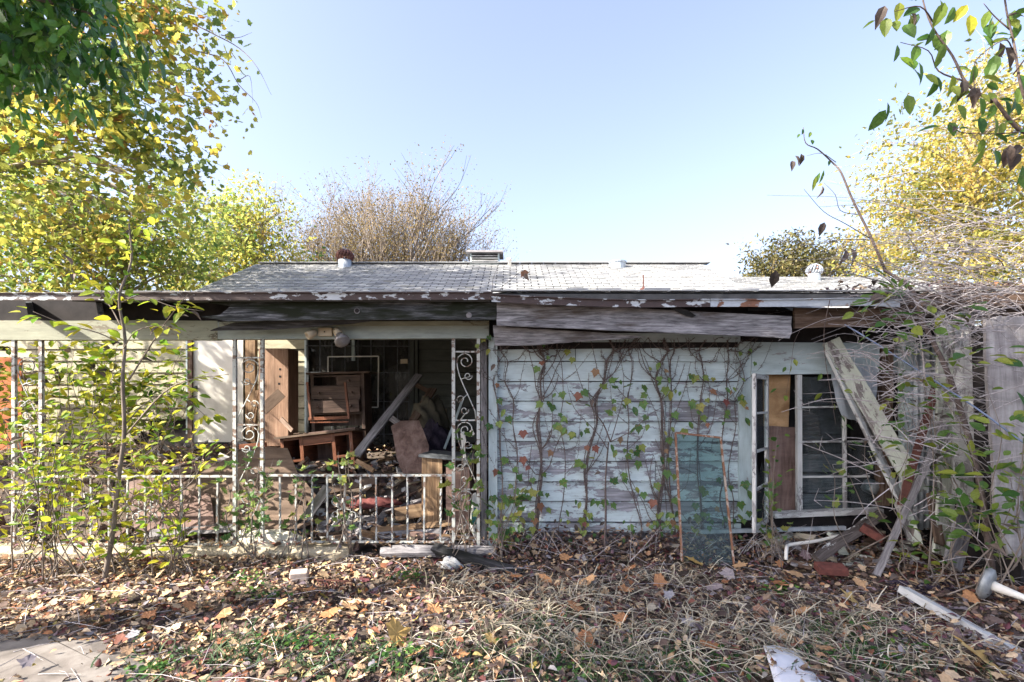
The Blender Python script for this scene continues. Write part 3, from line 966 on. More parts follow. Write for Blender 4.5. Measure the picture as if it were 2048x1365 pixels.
for a, b, t in ((-330, -60, 1094), (-57, 104, 1095), (107, 268, 1093), (271, 392, 1095), (395, 512, 1092), (515, 700, 1093)):
    stone('stone', a, b, t, t, 5.66, .24, 'stone', kerb)
log = MB()
pa, pb = P(762, 1105, 5.6), P(992, 1104, 5.62)
log.tube(smooth_path([pa - pa, (pb - pa) * .3 + Vector((0, 0, .012)), (pb - pa) * .7, pb - pa], 3), [.055, .072, .075, .07, .068, .07, .073, .074, .07, .06], 9)
tag(log.build('timber_sleeper', 'grey_wood', None, Matrix.Translation(pa), smooth=False), 'rounded grey timber lying below the right end of the porch railing', 'timber')


def spiral(cx, cy, r0, r1, a0, turns, n=14):
    return [(cx + (r0 + (r1 - r0) * i / n) * math.cos(a0 + turns * 2 * math.pi * i / n),
             cy + (r0 + (r1 - r0) * i / n) * math.sin(a0 + turns * 2 * math.pi * i / n)) for i in range(n + 1)]


def column(name, label, x0, x1, ytop, ybot, Y, cross, flip=False):
    t = thing(name, label, 'porch column', P((x0 + x1) / 2, ybot, Y), 'wrought iron porch columns')
    for x in (x0, x1):
        board('bar', P(x, ytop - 3, Y), P(x + R.uniform(-.6, .6), ybot, Y), .036, .036, 'iron', t, seg=3)
    for y in cross:
        board('crossbar', P(x0 + 3, y, Y), P(x1 - 3, y, Y), .016, .016, 'iron', t, seg=1)
    ends = list(cross) + [ybot - 2]
    k = (x1 - x0) / 50

    def cv(u, v, y0, s, mir):
        u = 50 - u if mir else u
        return P(x0 + u * k, y0 + v * s, Y)
    for i in range(len(ends) - 1):
        y0, s = ends[i], (ends[i + 1] - ends[i]) / 137
        mir = flip
        main = list(reversed(spiral(24, 19, 17.5, 4, math.pi, 1.55, 18)))
        path = main + [(8, 32), (12, 48), (22, 72), (34, 98), (43, 118), (45, 134)]
        MB().tube([cv(u, v, y0, s, mir) for u, v in path], .0065, 5).build('scroll', 'iron', t, smooth=True)
        for cx, cy, a0, dr_, tail in ((29, 48, .3, -1, (15, 55)), (15, 95, 2.6, -1, (29, 84)), (22, 117, .2, -1, (14, 136))):
            sp_ = spiral(cx, cy, 3, 9, a0, dr_ * 1.05, 12)
            MB().tube([cv(u, v, y0, s, mir) for u, v in sp_ + [tail]], .0055, 5).build('scroll', 'iron', t, smooth=True)
    return t


column('porch_column', 'scrolled iron porch column beside the vine-covered siding wall', 907, 957, 679, 1091, Yr, (704, 841, 979))
column('porch_column', 'scrolled iron porch column in front of the white door', 470, 525, 679, 1092, Yr, (716, 850, 985), True)
column('porch_column', 'scrolled iron porch column at the far left behind the yellow shrubs', 29, 83, 680, 1096, Yr, (716, 850, 985))


def twisted(h):
    mb = MB()
    n = 18
    vs, fs = [], []
    for i in range(n + 1):
        z = h * i / n
        t = min(1, max(0, (z / h - .22) / .56))
        a = t * math.pi * 2.5 + math.pi / 4
        for k in range(4):
            vs.append((.013 * math.cos(a + k * math.pi / 2), .013 * math.sin(a + k * math.pi / 2), z))
    for i in range(n):
        for k in range(4):
            fs.append((i * 4 + k, i * 4 + (k + 1) % 4, (i + 1) * 4 + (k + 1) % 4, (i + 1) * 4 + k))
    mb.add(vs, fs)
    return mb.mesh('twisted_baluster', 'iron')


def railing(name, label, x0, x1, yt, yb, Y, xs_, orn):
    t = thing(name, label, 'railing', P((x0 + x1) / 2, yb, Y), 'porch railings')
    board('top_rail', P(x0, yt, Y), P(x1, yt, Y), .022, .035, 'iron', t, seg=4)
    board('bottom_rail', P(x0, yb, Y), P(x1, yb, Y), .02, .03, 'iron', t, seg=4)
    h = P(0, yt + 2, Y).z - P(0, yb - 2, Y).z
    tw = twisted(h)
    pl = MB().box((0, 0, h / 2), (.019, .019, h)).mesh('plain_baluster', 'iron')
    for i, x in enumerate(xs_):
        link('baluster', tw if i % 2 == 0 and abs(x - orn) > 3 else pl, t, Matrix.Translation(P(x + R.uniform(-.8, .8), yb - 2, Y)) @ Matrix.Rotation(R.uniform(-.012, .012), 4, 'Y'))
    yc = (yt + yb) / 2
    for sx in (1, -1):
        for sy in (1, -1):
            sp_ = spiral(16, 13, 3.0, 10, 1.0, 1.15, 16)
            MB().tube([P(orn + sx * u, yc + sy * v, Y - .012) for u, v in sp_ + [(13, 2.6), (3, 0.6)]], .0065, 5).build('scroll', 'iron', t, smooth=True)


railing('porch_railing', 'white iron railing between the two right scrolled columns', 528, 904, 951, 1084, Yr, [560 + 32 * i for i in range(11)], 688)
railing('porch_railing', 'white iron railing behind the sunlit sapling at the left', 86, 467, 953, 1089, Yr, [110 + 36 * i for i in range(10)], 290)

# ------------------------------------------------------------------ things on the porch
RZ_ = lambda a: Matrix.Rotation(math.radians(a), 4, 'Z')
RYm = lambda a: Matrix.Rotation(math.radians(a), 4, 'Y')
RXm = lambda a: Matrix.Rotation(math.radians(a), 4, 'X')


class Local:
    """builds parts of a thing in the thing's own tilted frame"""

    def __init__(s, name, label, cat, mat4, group=None):
        s.m = mat4
        s.t = tag(link(name, None, None, mat4), label, cat, group)

    def box(s, name, c, d, mat, parent=None, rot=None):
        # long axis becomes local x so the grain runs along the piece
        ax = max(range(3), key=lambda i: d[i])
        if ax == 0:
            q, dd = Matrix.Identity(4), d
        elif ax == 2:
            q, dd = RYm(-90), (d[2], d[1], d[0])
        else:
            q, dd = RZ_(90), (d[1], d[0], d[2])
        m4 = s.m @ Matrix.Translation(c) @ (rot if rot else Matrix.Identity(4)) @ q
        return MB().box((0, 0, 0), dd).build(name, mat, parent or s.t, m4)


# tall cabinet
cb_ = Local('tall_cabinet', 'tall narrow brown cabinet standing against the porch wall', 'cabinet', Matrix.Translation(P(547, 893, 7.78)) @ RZ_(0))
cwid, cdep, chei = m2(60, 7.78), .34, P(0, 697, 7.78).z - P(0, 893, 7.78).z
cb_.box('body', (0, cdep / 2 + .02, chei / 2), (cwid, cdep, chei), 'cabinet')
cb_.box('front_panel', (0, .008, chei / 2), (cwid - .01, .018, chei - .01), 'cabinet')
for zz, xx in ((1.17, .10), (1.06, .10), (.95, .085)):
    cb_.box('knob_hole', (xx, -.002, zz), (.028, .006, .03), 'black')
# dresser
ds = Local('dresser', 'dark wooden chest of drawers with one drawer missing', 'dresser', Matrix.Translation(P(679, 905, 8.1)) @ RYm(-1.5))
Wd, Dd, Hd = .84, .40, P(0, 748, 8.1).z - P(0, 905, 8.1).z
for sx in (-1, 1):
    ds.box('side_panel', (sx * (Wd / 2 - .012), Dd / 2, Hd / 2), (.025, Dd, Hd), 'dresser')
    ds.box('front_stile', (sx * (Wd / 2 - .022), -.008, Hd / 2), (.05, .02, Hd), 'dresser')
ds.box('back_panel', (0, Dd, Hd / 2 + .2), (Wd, .012, Hd - .4), 'dresser')
ds.box('top', (.02, Dd / 2 - .02, Hd + .012), (Wd + .16, Dd + .06, .03), 'dresser')
for zz in (Hd - .035, Hd - .19, Hd - .415, Hd - .63):
    ds.box('front_rail', (0, -.004, zz), (Wd - .06, .018, .022), 'dresser')
ds.box('front_rail', (-.005, -.004, Hd - .112), (.03, .018, .15), 'dresser')


def drawer(c, wd_, hg, out, tl=0):
    d_ = ds.box('drawer', (c[0], -out - .012, c[1]), (wd_, .022, hg), 'dresser', rot=RYm(tl))
    ds.box('drawer_box', (c[0], .15 - out, c[1] - .02), (wd_ - .05, .3, hg - .06), 'ply_dark', d_)
    for kx in ((-.27, .27) if wd_ > .5 else (0,)):
        m4 = ds.m @ Matrix.Translation((c[0] + kx * wd_ / .8, -out - .02, c[1])) @ RXm(90)
        MB().lathe([(.008, 0), (.009, .012), (.02, .022), (.018, .032), (0, .036)], (0, 0, 0), 12).build('knob', 'dresser', d_, m4, smooth=True)


drawer((.19, Hd - .112), .36, .14, .0)
drawer((-.01, Hd - .30), .76, .20, .05, 1.2)
drawer((-.02, Hd - .515), .76, .19, .09, -1.0)
# desk
dk_ = Local('desk', 'broken reddish wooden desk tilted on the rubble with no drawers', 'desk', Matrix.Translation(P(641, 952, 6.95)) @ RYm(-6.5) @ RXm(-4))
Wk, Hk, Dk = 1.0, .56, .52
dk_.box('desk_top', (0, .20, Hk + .012), (Wk + .1, Dk + .06, .026), 'ply')
for a in (-.48, -.22, .22, .46):
    dk_.box('leg_panel', (a, .0, Hk / 2), (.045, .03, Hk), 'red_wood')
    dk_.box('side_panel', (a, Dk / 2, Hk / 2 + .02), (.02, Dk, Hk - .06), 'red_wood')
for z_ in (Hk - .02, .24, .03):
    dk_.box('pedestal_rail', (-.35, .0, z_), (.24, .028, .035), 'red_wood')
    dk_.box('pedestal_rail', (.34, .0, z_ - .01), (.22, .028, .035), 'red_wood')
dk_.box('shelf', (-.35, .22, .25), (.24, .42, .015), 'red_wood')
dk_.box('apron', (0, .0, Hk - .055), (.42, .025, .10), 'red_wood')
dk_.box('apron_lip', (0, -.006, Hk - .115), (.38, .02, .03), 'red_wood')
dk_.box('back_panel', (0, Dk, Hk / 2), (Wk, .012, Hk), 'ply_dark')
tp = dk_.box('loose_top_sheet', (.20, .16, Hk + .034), (.62, .36, .012), 'ply_dark', rot=RZ_(5))
for i in range(14):
    leaf_c = Vector((R.uniform(-.3, .5), R.uniform(0, .4), Hk + .045))
    tag(MB().box((0, 0, 0), (.12, .05, .006)).build('veneer_scrap', 'ply', dk_.t, dk_.m @ Matrix.Translation(leaf_c) @ RZ_(R.uniform(0, 180)) @ RXm(R.uniform(-12, 12))))
# broken chair on the desk
ch = Local('broken_chair', 'broken red-brown chair frame standing on the desk', 'chair', Matrix.Translation(P(653, 838, 7.25)))
for x_ in (-.27, .27):
    a, b = Vector((x_ - .04, .1, .52)), Vector((x_ + .05, 0, .0))
    d_ = b - a
    board('leg', ch.m @ a, ch.m @ b, .03, .028, 'red_wood', ch.t, seg=3)
board('seat_rail', ch.m @ Vector((-.26, .02, 0.0)), ch.m @ Vector((.33, .02, .02)), .045, .03, 'red_wood', ch.t)
board('stretcher', ch.m @ Vector((-.24, .03, -.05)), ch.m @ Vector((.30, .03, -.045)), .02, .02, 'red_wood', ch.t)
# window screen frame
sf = thing('window_screen', 'thin white metal screen frame leaning behind the dresser', 'window screen', P(706, 815, 8.5))
for a, b, c, d in ((656, 714, 757, 713), (656, 714, 656, 815), (757, 713, 756, 815), (656, 815, 756, 815)):
    board('frame_bar', P(a, b, 8.5), P(c, d, 8.5), .018, .012, 'door', sf, seg=2)


def plank(label, a, b, wd_, th, mat, nrm=(0, -1, 0), group=None, name='plank', cat='plank', **kw):
    return tag(board(name, P(*a), P(*b), wd_, th, mat, None, nrm, **kw), label, cat, group)


plank('long dark plank leaning diagonally across the porch window', (838, 750, 8.0), (712, 912, 6.7), .115, .035, 'grey_wood', (-.2, -1, .1), rag=.003)
plank('short dark plank leaning beside the dark rags', (866, 778, 8.3), (826, 842, 7.6), .13, .035, 'brown_wood', (-.2, -1, .1))
plank('dark crosspiece joining the two leaning planks', (829, 768, 8.25), (862, 786, 8.3), .07, .03, 'brown_wood')
plank('short grey crosspiece behind the long leaning plank', (778, 833, 7.7), (801, 850, 7.6), .09, .03, 'grey_wood')
plank('pale short plank lying on the rubble by the desk', (713, 922, 6.45), (747, 942, 6.3), .055, .03, 'tan_wood', (0, -1, .5))
plank('thin pale green stick leaning right of the brown sheet', (924, 803, 7.6), (889, 898, 7.2), .035, .02, 'trim')
plank('thin upright pale batten behind the dark rags', (891, 818, 8.0), (891, 880, 8.0), .03, .02, 'tan_wood')
plank('orange stick leaning behind the white porch column', (515, 782, 7.9), (497, 862, 7.7), .05, .03, 'tan_wood')
plank('thin orange stick crossing behind the porch column', (521, 762, 8.0), (505, 868, 7.9), .03, .02, 'tan_wood')
plank('brown board leaning on the tall cabinet', (563, 786, 7.65), (524, 822, 7.6), .16, .02, 'ply')
plank('reddish board lying by the foot of the tall cabinet', (480, 894, 7.3), (532, 890, 7.3), .07, .06, 'red_wood')
plank('dark stick poking up behind the desk', (585, 862, 7.2), (562, 838, 7.4), .06, .02, 'brown_wood')
tag(slab('hardboard_sheet', [(782, 853), (801, 842), (838, 841), (846, 860), (858, 893), (854, 946), (806, 948), (793, 915), (786, 871)], 6.75, .008, 'ply_dark', tilt=.55, rough=.6), 'torn dark brown hardboard sheet propped on the rubble', 'hardboard sheet')
tag(slab('plywood_sheet', [(500, 893), (575, 897), (596, 948), (640, 1000), (600, 1058), (330, 1062), (300, 1000), (440, 925)], 6.35, .015, 'ply', tilt=.9, rough=.8), 'large brown plywood sheet slumped behind the left railing', 'plywood sheet')
tag(slab('plywood_sheet', [(255, 965), (300, 955), (420, 990), (430, 1060), (270, 1065)], 6.1, .015, 'ply_dark', tilt=.7, rough=.8), 'small dark plywood sheet behind the left railing', 'plywood sheet')
# crate with timber side
cr = Local('wooden_crate', 'open timber crate with grey cover behind the right column', 'crate', Matrix.Translation(P(905, 1052, 6.25)) @ RZ_(-8))
for i in range(4):
    cr.box('slat', (-.27 + i * .062, -.26, .43), (.058, .018, .84 + R.uniform(-.02, .02)), 'tan_wood')
cr.box('side', (.27, 0, .42), (.02, .5, .82), 'ply_dark')
cr.box('side', (-.30, 0, .42), (.02, .5, .82), 'ply')
cr.box('back', (0, .26, .42), (.58, .02, .82), 'ply_dark')
cr.box('front_panel', (.13, -.255, .38), (.28, .016, .74), 'ply_dark')
cr.box('cover', (.0, -.02, .86), (.66, .58, .03), 'iron_dark', rot=RYm(4))


def rag_obj(name, label, cat, c, dims, mat, seed, n=14, amp=.5, kind=None, parent=None):
    """crumpled cloth: an uneven folded lump"""
    r_ = random.Random(seed)
    ph = [(r_.uniform(2, 6), r_.uniform(2, 6), r_.uniform(0, 6.3), r_.uniform(.3, 1)) for _ in range(6)]
    vs, fs = [], []
    for j in range(n + 1):
        v = math.pi * j / n
        for i in range(2 * n):
            u = math.pi * i / n
            q = Vector((math.sin(v) * math.cos(u), math.sin(v) * math.sin(u), math.cos(v)))
            k_ = 1 + amp * sum(a4 * math.sin(f1 * q.x * 2 + f2 * q.y * 2 + f1 * q.z + p_) for f1, f2, p_, a4 in ph) / 6
            vs.append((q.x * dims[0] * k_, q.y * dims[1] * k_, max(-.3, q.z) * dims[2] * k_))
    for j in range(n):
        for i in range(2 * n):
            a, b = j * 2 * n + i, j * 2 * n + (i + 1) % (2 * n)
            fs.append((a, a + 2 * n, b + 2 * n, b))
    return tag(MB().add(vs, fs).build(name, mat, None, Matrix.Translation(Vector(c)), smooth=True), label, cat)


rag_obj('rag_heap', 'grey-white bundle of rags heaped in the dark porch corner', 'rags', P(858, 850, 7.9), (.26, .2, .38), 'curtain', 3, amp=.9)
rag_obj('rag_heap', 'black bin bags heaped behind the hardboard sheet', 'bags', P(868, 905, 7.5), (.30, .25, .40), 'cloth_dark', 5, amp=.9)
rag_obj('foam_mattress', 'crumpled pale foam lying on the kerb between two columns', 'foam', P(530, 1085, 5.75), (.42, .09, .13), 'foam', 8, amp=.5)
rag_obj('red_cloth', 'red cloth among the rubble behind the railing', 'cloth', P(735, 1010, 6.1), (.26, .14, .06), 'cloth_red', 12, amp=1.1)
rag_obj('plastic_bag', 'crumpled white plastic bag beside the fallen dark post', 'bag', P(898, 1132, 5.35), (.10, .08, .055), 'cloth_pale', 14, amp=1.6, n=18)
hr = thing('hanging_rag', 'torn white rag hanging inside the right scrolled column', 'rag', P(926, 930, 6.0))
for k_, (pts_) in enumerate(([(920, 868), (928, 862), (932, 880), (930, 905), (933, 930), (928, 932), (925, 900), (922, 890)], [(938, 864), (945, 858), (950, 868), (943, 874)], [(945, 990), (952, 985), (956, 1030), (950, 1060), (954, 1085), (946, 1070), (940, 1050)])):
    slab('strip', pts_, 5.95 - .05 * k_, .006, 'cloth_pale', hr, rough=.8)
tb = MB().lathe([(.035, 0), (.04, .01), (.04, .12), (.015, .15), (.015, .18), (0, .18)], P(950, 1048, 5.8), 12)
tag(tb.build('plastic_bottle', 'teal', None, smooth=True), 'teal plastic bottle at the foot of the right porch column', 'bottle')
tag(slab('painted_sheet', [(-60, 712), (42, 716), (46, 905), (-60, 905)], 8.3, .03, 'red_panel'), 'orange-red painted panel standing at the far left of the porch', 'panel')

# rubble heap: broken boards, plaster lumps, too jumbled to count
mb = MB()
for k_ in range(640):
    x, y = (R.uniform(-2.9, -.35), R.uniform(5.85, 7.3)) if k_ < 440 else (R.uniform(-6.6, -2.9), R.uniform(5.85, 8.6))
    z = pz(x, y)
    L = R.choice((.06, .1, .18, .3, .45))
    rot = (Matrix.Rotation(R.uniform(0, 6.3), 3, 'Z') @ Matrix.Rotation(R.gauss(0, .35), 3, 'Y') @ Matrix.Rotation(R.gauss(0, .4), 3, 'X'))
    mb.box((x, y, z + R.uniform(0, .09)), (L, R.uniform(.04, .10), R.uniform(.012, .05)), rot)
rub = mb.build('rubble', 'brown_wood')
for i_, mt in enumerate(('grey_wood', 'cloth_pale', 'tan_wood', 'ply_dark', 'stone', 'grey_wood')):
    rub.data.materials.append(M[mt])
pi_ = [R.choice((0, 0, 0, 1, 1, 2, 3, 4, 4, 5, 6)) for _ in range(640)]
rub.data.polygons.foreach_set('material_index', [pi_[i // 6] for i in range(len(rub.data.polygons))])
tag(rub, 'jumble of broken boards and plaster heaped on the porch floor', 'rubble', kind='stuff')
for i_, (a, b, wd_, mt, lb) in enumerate((
        ((742, 1062, 5.95), (905, 1046, 6.0), .07, 'tan_wood', 'pale board lying low behind the railing near the crate'),
        ((690, 1078, 5.9), (880, 1066, 5.95), .10, 'grey_wood', 'grey board lying just behind the bottom rail'),
        ((640, 985, 6.4), (752, 962, 6.6), .09, 'ply', 'brown board sloping up behind the railing below the desk'),
        ((790, 1030, 6.1), (862, 1018, 6.2), .16, 'tan_wood', 'short wide brown board propped behind the twisted balusters'),
        ((590, 1070, 5.95), (655, 975, 6.3), .12, 'dark_wood', 'black plank leaning behind the middle balusters'),
        ((255, 985, 6.2), (330, 1040, 6.1), .10, 'brown_wood', 'brown plank slanting behind the left railing'),
        ((300, 1068, 5.9), (470, 1056, 5.95), .09, 'grey_wood', 'grey board lying low behind the left railing'))):
    plank(lb, a, b, wd_, .03, mt, (R.uniform(-.2, .2), -1, .5), rag=.003)

# ------------------------------------------------------------------ things along the right wall
gl_ = thing('glass_sheet', 'rusty-framed sheet of glass leaning on the siding wall', 'glass sheet', P(1415, 1135, 5.4))
q = [P(1351, 866, 5.70), P(1441, 876, 5.70), P(1469, 1143, 5.28), P(1364, 1122, 5.34)]
c = q[0]
n_ = (q[1] - q[0]).cross(q[3] - q[0]).normalized()
if n_.y > 0: n_ = -n_
MB().add([p - c for p in q] + [p - c + n_ * .005 for p in q], [(0, 1, 2, 3), (7, 6, 5, 4), (0, 4, 5, 1), (1, 5, 6, 2), (2, 6, 7, 3), (3, 7, 4, 0)]).build('pane', 'glass_sheet', gl_, Matrix.Translation(c))
for a, b in ((0, 1), (1, 2), (3, 0)):
    board('frame_bar', q[a], q[b], .022, .016, 'rust_frame', gl_, n_, seg=6, rag=.001)

G_ = 'loose boards leaning at the ruined right end'
plank('long cream board with flaking paint leaning across the casement window', (1661, 682, 5.62), (1838, 985, 5.25), .175, .03, 'trim_flaked', (-.35, -1, .1), name='leaning_board', cat='board', rag=.004, seg=10)
plank('grey backing board under the long leaning cream board', (1655, 700, 5.66), (1806, 1010, 5.30), .15, .03, 'white_flaked', (.75, -1, .1), name='leaning_board', cat='board', rag=.006, seg=10)
tag(slab('metal_sheet', [(1662, 742), (1690, 735), (1756, 734), (1752, 800), (1748, 846), (1715, 843), (1695, 838), (1672, 800)], 5.66, .004, 'zinc', tilt=.05, rough=1.2), 'torn galvanised sheet hanging beside the window', 'metal sheet')
tag(slab('metal_sheet', [(1664, 744), (1680, 770), (1697, 836), (1683, 830), (1672, 800)], 5.60, .004, 'zinc', rough=.8), 'narrow bent zinc strip hanging against the leaning board', 'metal sheet')
# corrugated sheet
mb = MB()
a, b = P(1824, 690, 5.72), P(1884, 1060, 5.72)
N_ = 48
vs = []
for z in np.linspace(b.z, a.z, 5):
    for i in range(N_ + 1):
        vs.append((a.x + (b.x - a.x) * i / N_, 5.72 + .018 * math.sin(i / N_ * 2 * math.pi * 5) + .01 * math.sin(z * 3), z))
mb.add(vs, [(j * (N_ + 1) + i, j * (N_ + 1) + i + 1, (j + 1) * (N_ + 1) + i + 1, (j + 1) * (N_ + 1) + i) for j in range(4) for i in range(N_)])
cs = mb.build('corrugated_sheet', 'zinc', smooth=True)
sm = cs.modifiers.new('thickness', 'SOLIDIFY')
sm.thickness = .003
tag(cs, 'upright corrugated zinc sheet behind the rusty strip', 'corrugated sheet')
plank('rusty red metal strip leaning against the corrugated sheet', (1893, 700, 5.45), (1802, 1012, 5.15), .075, .012, 'rust_brown', (-.4, -1, 0), name='metal_strip', cat='strip')
plank('bluish zinc edge strip beside the rusty strip', (1899, 690, 5.48), (1851, 850, 5.33), .045, .008, 'zinc', (.3, -1, 0), name='metal_strip', cat='strip')
plank('thin orange rail across the corrugated sheet', (1808, 754, 5.66), (1868, 766, 5.62), .035, .03, 'tan_wood', name='rail', cat='rail')
plank('long grey stick leaning out from the corrugated sheet', (1888, 850, 5.3), (1752, 1152, 4.95), .06, .05, 'grey_wood', (-.5, -1, .1), name='leaning_stick', cat='stick', rag=.002)
for i_, (a, b, wd_, mt, lb) in enumerate((
        ((1890, 640, 5.35), (1886, 1010, 5.3), .17, 'trim_flaked', 'upright cream board with flaking paint right of the zinc strip'),
        ((1928, 624, 5.3), (1925, 1000, 5.25), .17, 'white_flaked', 'upright cream board nearest the grey plywood door'),
        ((1892, 990, 5.05), (1882, 1110, 5.0), .20, 'trim_flaked', 'short cream board standing on the ground by the brush'),
        ((1862, 985, 5.1), (1880, 1090, 4.95), .10, 'brown_wood', 'short brown board beside the grey leaning stick'),
        ((1936, 1005, 5.0), (1905, 1130, 4.85), .22, 'grey_wood', 'short wide grey board tilted left of the plywood door'),
        ((1862, 575, 5.25), (1892, 665, 5.2), .09, 'white_flaked', 'white bent board end under the dry brush pile'),
        ((1800, 1000, 5.2), (1830, 1085, 5.05), .12, 'trim_flaked', 'broken cream board end behind the leaning stick'))):
    plank(lb, a, b, wd_, .03, mt, (R.uniform(-.3, .3), -1, .1), name='upright_board', cat='board', rag=.006, cut=.03, seg=7)
tag(slab('plywood_door', [(1972, 640), (2000, 632), (2110, 636), (2120, 1140), (2020, 1112), (1992, 1040), (1986, 900), (1975, 760)], 4.55, .03, 'ply_grey', tilt=.06, rough=2.0, sub=5), 'tall weathered grey plywood door at the right edge', 'plywood door')
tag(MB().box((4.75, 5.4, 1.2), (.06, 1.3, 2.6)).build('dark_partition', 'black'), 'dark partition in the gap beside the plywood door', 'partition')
# low debris
plank('dark beam with flaking white paint slumped below the window', (1632, 1118, 5.15), (1762, 1028, 5.6), .11, .06, 'dark_flaked', (.1, -1, .9), name='fallen_beam', cat='beam', rag=.008, seg=8)
plank('white painted stick lying on the leaf litter at lower right', (1806, 1180, 4.40), (2100, 1346, 3.30), .10, .06, 'white_flaked', (.3, -.4, 1), name='fallen_stick', cat='stick', rag=.006, seg=10)
plank('dark rotten post lying at the wall corner', (868, 1098, 5.6), (1042, 1152, 5.1), .10, .09, 'dark_wood', (0, -.6, 1), name='fallen_post', cat='post', rag=.008, seg=8)
plank('bluish sill pipe running under the open sash', (1400, 1064, 5.66), (1690, 1056, 5.66), .04, .04, 'zinc', name='sill_pipe', cat='pipe')
pp_ = MB().tube(smooth_path([P(1572, 1120, 5.25), P(1573, 1100, 5.3), P(1580, 1090, 5.4), P(1630, 1083, 5.45), P(1690, 1070, 5.5)], 4), .018, 10)
tag(pp_.build('plastic_pipe', 'door', smooth=True), 'grey bent pipe lying below the casement window', 'pipe')


def brick(label, px, py, Y, rot, mat, d=(.21, .10, .065)):
    p = P(px, py, Y)
    mb = MB()
    mb.box((0, 0, 0), d, taper=.03)
    o = mb.build('brick', mat, None, Matrix.Translation(p) @ rot)
    bv = o.modifiers.new('worn_edges', 'BEVEL')
    bv.width = .008
    bv.segments = 2
    return tag(o, label, 'brick')


brick('red brick lying flat on the leaves below the window', 1662, 1138, 4.95, RZ_(-12) @ RXm(8), 'brick', (.26, .16, .07))
brick('pale brick half buried in the sunlit leaves', 598, 1152, 4.9, RZ_(15) @ RXm(10), 'brick_pale', (.16, .1, .1))
brick('tilted dark red brick near the flaking beam', 1745, 1066, 5.35, RZ_(-40) @ RYm(28), 'brick', (.22, .13, .08))
# lamp base with cone stem
lb_ = Local('lamp_base', 'round grey metal base with white cone stem lying at the right edge', 'lamp base', Matrix.Translation(P(1970, 1166, 4.3)) @ along((.52, -.80, -.20)).to_4x4())
MB().lathe([(0, -.02), (.12, -.02), (.135, 0), (.13, .03), (.10, .045), (.05, .05)], (0, 0, 0), 26).build('base_disc', 'grey_metal', lb_.t, lb_.m, smooth=True)
MB().lathe([(.045, .05), (.04, .07), (.02, .30), (.012, .34), (0, .34)], (0, 0, 0), 18).build('cone_stem', 'door', lb_.t, lb_.m, smooth=True)
rag_obj('dark_cloth', 'dark purple cloth crumpled on the ground by the plywood door', 'cloth', P(1850, 1178, 4.7) - Vector((0, 0, .03)), (.36, .16, .075), 'cloth_dark', 21, amp=1.0, n=20)
# paper
mb = MB()
vs = []
for j in range(6):
    for i in range(6):
        u, v = i / 5, j / 5
        a = P(1526 + 76 * u, 1297 + 6 * u, 3.42).lerp(P(1556 + 100 * u, 1385, 2.86), v)
        vs.append((a.x, a.y, a.z + .02 * math.sin(u * 3 + 1) * (1 - v) + .008 * math.sin(5 * v + 3 * u)))
mb.add(vs, [(j * 6 + i, (j + 1) * 6 + i, (j + 1) * 6 + i + 1, j * 6 + i + 1) for j in range(5) for i in range(5)])
pa_ = mb.build('paper_sheet', 'paper', smooth=True)
pa_.modifiers.new('thickness', 'SOLIDIFY').thickness = .002
tag(pa_, 'white sheet of paper lying in the grass at the bottom', 'paper')
jr = MB().lathe([(.05, 0), (.055, .01), (.05, .06), (.035, .075), (.0, .08)], P(1525, 1172, 4.82), 16, Matrix.Rotation(1.1, 3, 'X'))
tag(jr.build('clear_cup', 'jar', smooth=True), 'clear plastic cup lying in the leaves below the window', 'cup')
gr_ = thing('floor_grate', 'small rusty grate lying in the leaves near the pale brick', 'grate', P(668, 1165, 4.85))
for i in range(12):
    board('grate_bar', P(635 + 6 * i, 1160 + .4 * i, 4.92), P(641 + 6 * i, 1176 + .4 * i, 4.78), .008, .008, 'rust_brown', gr_, seg=1)
for y_ in (1160, 1176):
    board('grate_rim', P(633, y_, 4.88), P(708, y_ + 3, 4.86), .01, .01, 'rust_brown', gr_, seg=1)
for i_, (px, py) in enumerate(((1600, 1060), (1640, 1075), (1700, 1090), (1720, 1050))):
    pass
cb2 = MB().tube(smooth_path([P(1690, 650, 5.3), P(1740, 680, 5.0), P(1850, 750, 4.7), P(1950, 815, 4.4), P(2060, 895, 4.1), P(2160, 960, 3.9)], 4), .007, 6)
tag(cb2.build('cable', 'blue_cable', smooth=True), 'blue cable slanting down through the brush to the right edge', 'cable')
# can behind the broken pane
cn = MB().lathe([(.06, 0), (.085, .02), (.085, .1), (.06, .15), (0, .15)], P(1735, 985, 5.88), 16, Matrix.Rotation(.5, 3, 'Y'))
tag(cn.build('round_can', 'grey_metal', smooth=True), 'round grey can lying inside the casement window', 'can')
# debris under the window
mb = MB()
for _ in range(110):
    x, y = R.uniform(2.8, 4.3), R.uniform(5.25, 5.75)
    rot = (Matrix.Rotation(R.uniform(0, 6.3), 3, 'Z') @ Matrix.Rotation(R.gauss(0, .3), 3, 'Y') @ Matrix.Rotation(R.gauss(0, .3), 3, 'X'))
    mb.box((x, y, .04 + .30 * smooth((y - 5.2) / .6) * R.random()), (R.choice((.06, .1, .2, .3)), R.uniform(.03, .09), R.uniform(.01, .04)), rot)
wr = mb.build('wall_rubble', 'brown_wood')
for mt in ('grey_wood', 'trim_flaked', 'stone'):
    wr.data.materials.append(M[mt])
pi_ = [R.choice((0, 0, 1, 2, 3)) for _ in range(110)]
wr.data.polygons.foreach_set('material_index', [pi_[i // 6] for i in range(len(wr.data.polygons))])
tag(wr, 'broken wood and stones piled under the casement window', 'rubble', kind='stuff')

# ------------------------------------------------------------------ climbing vines on the wall
Yv = 5.755


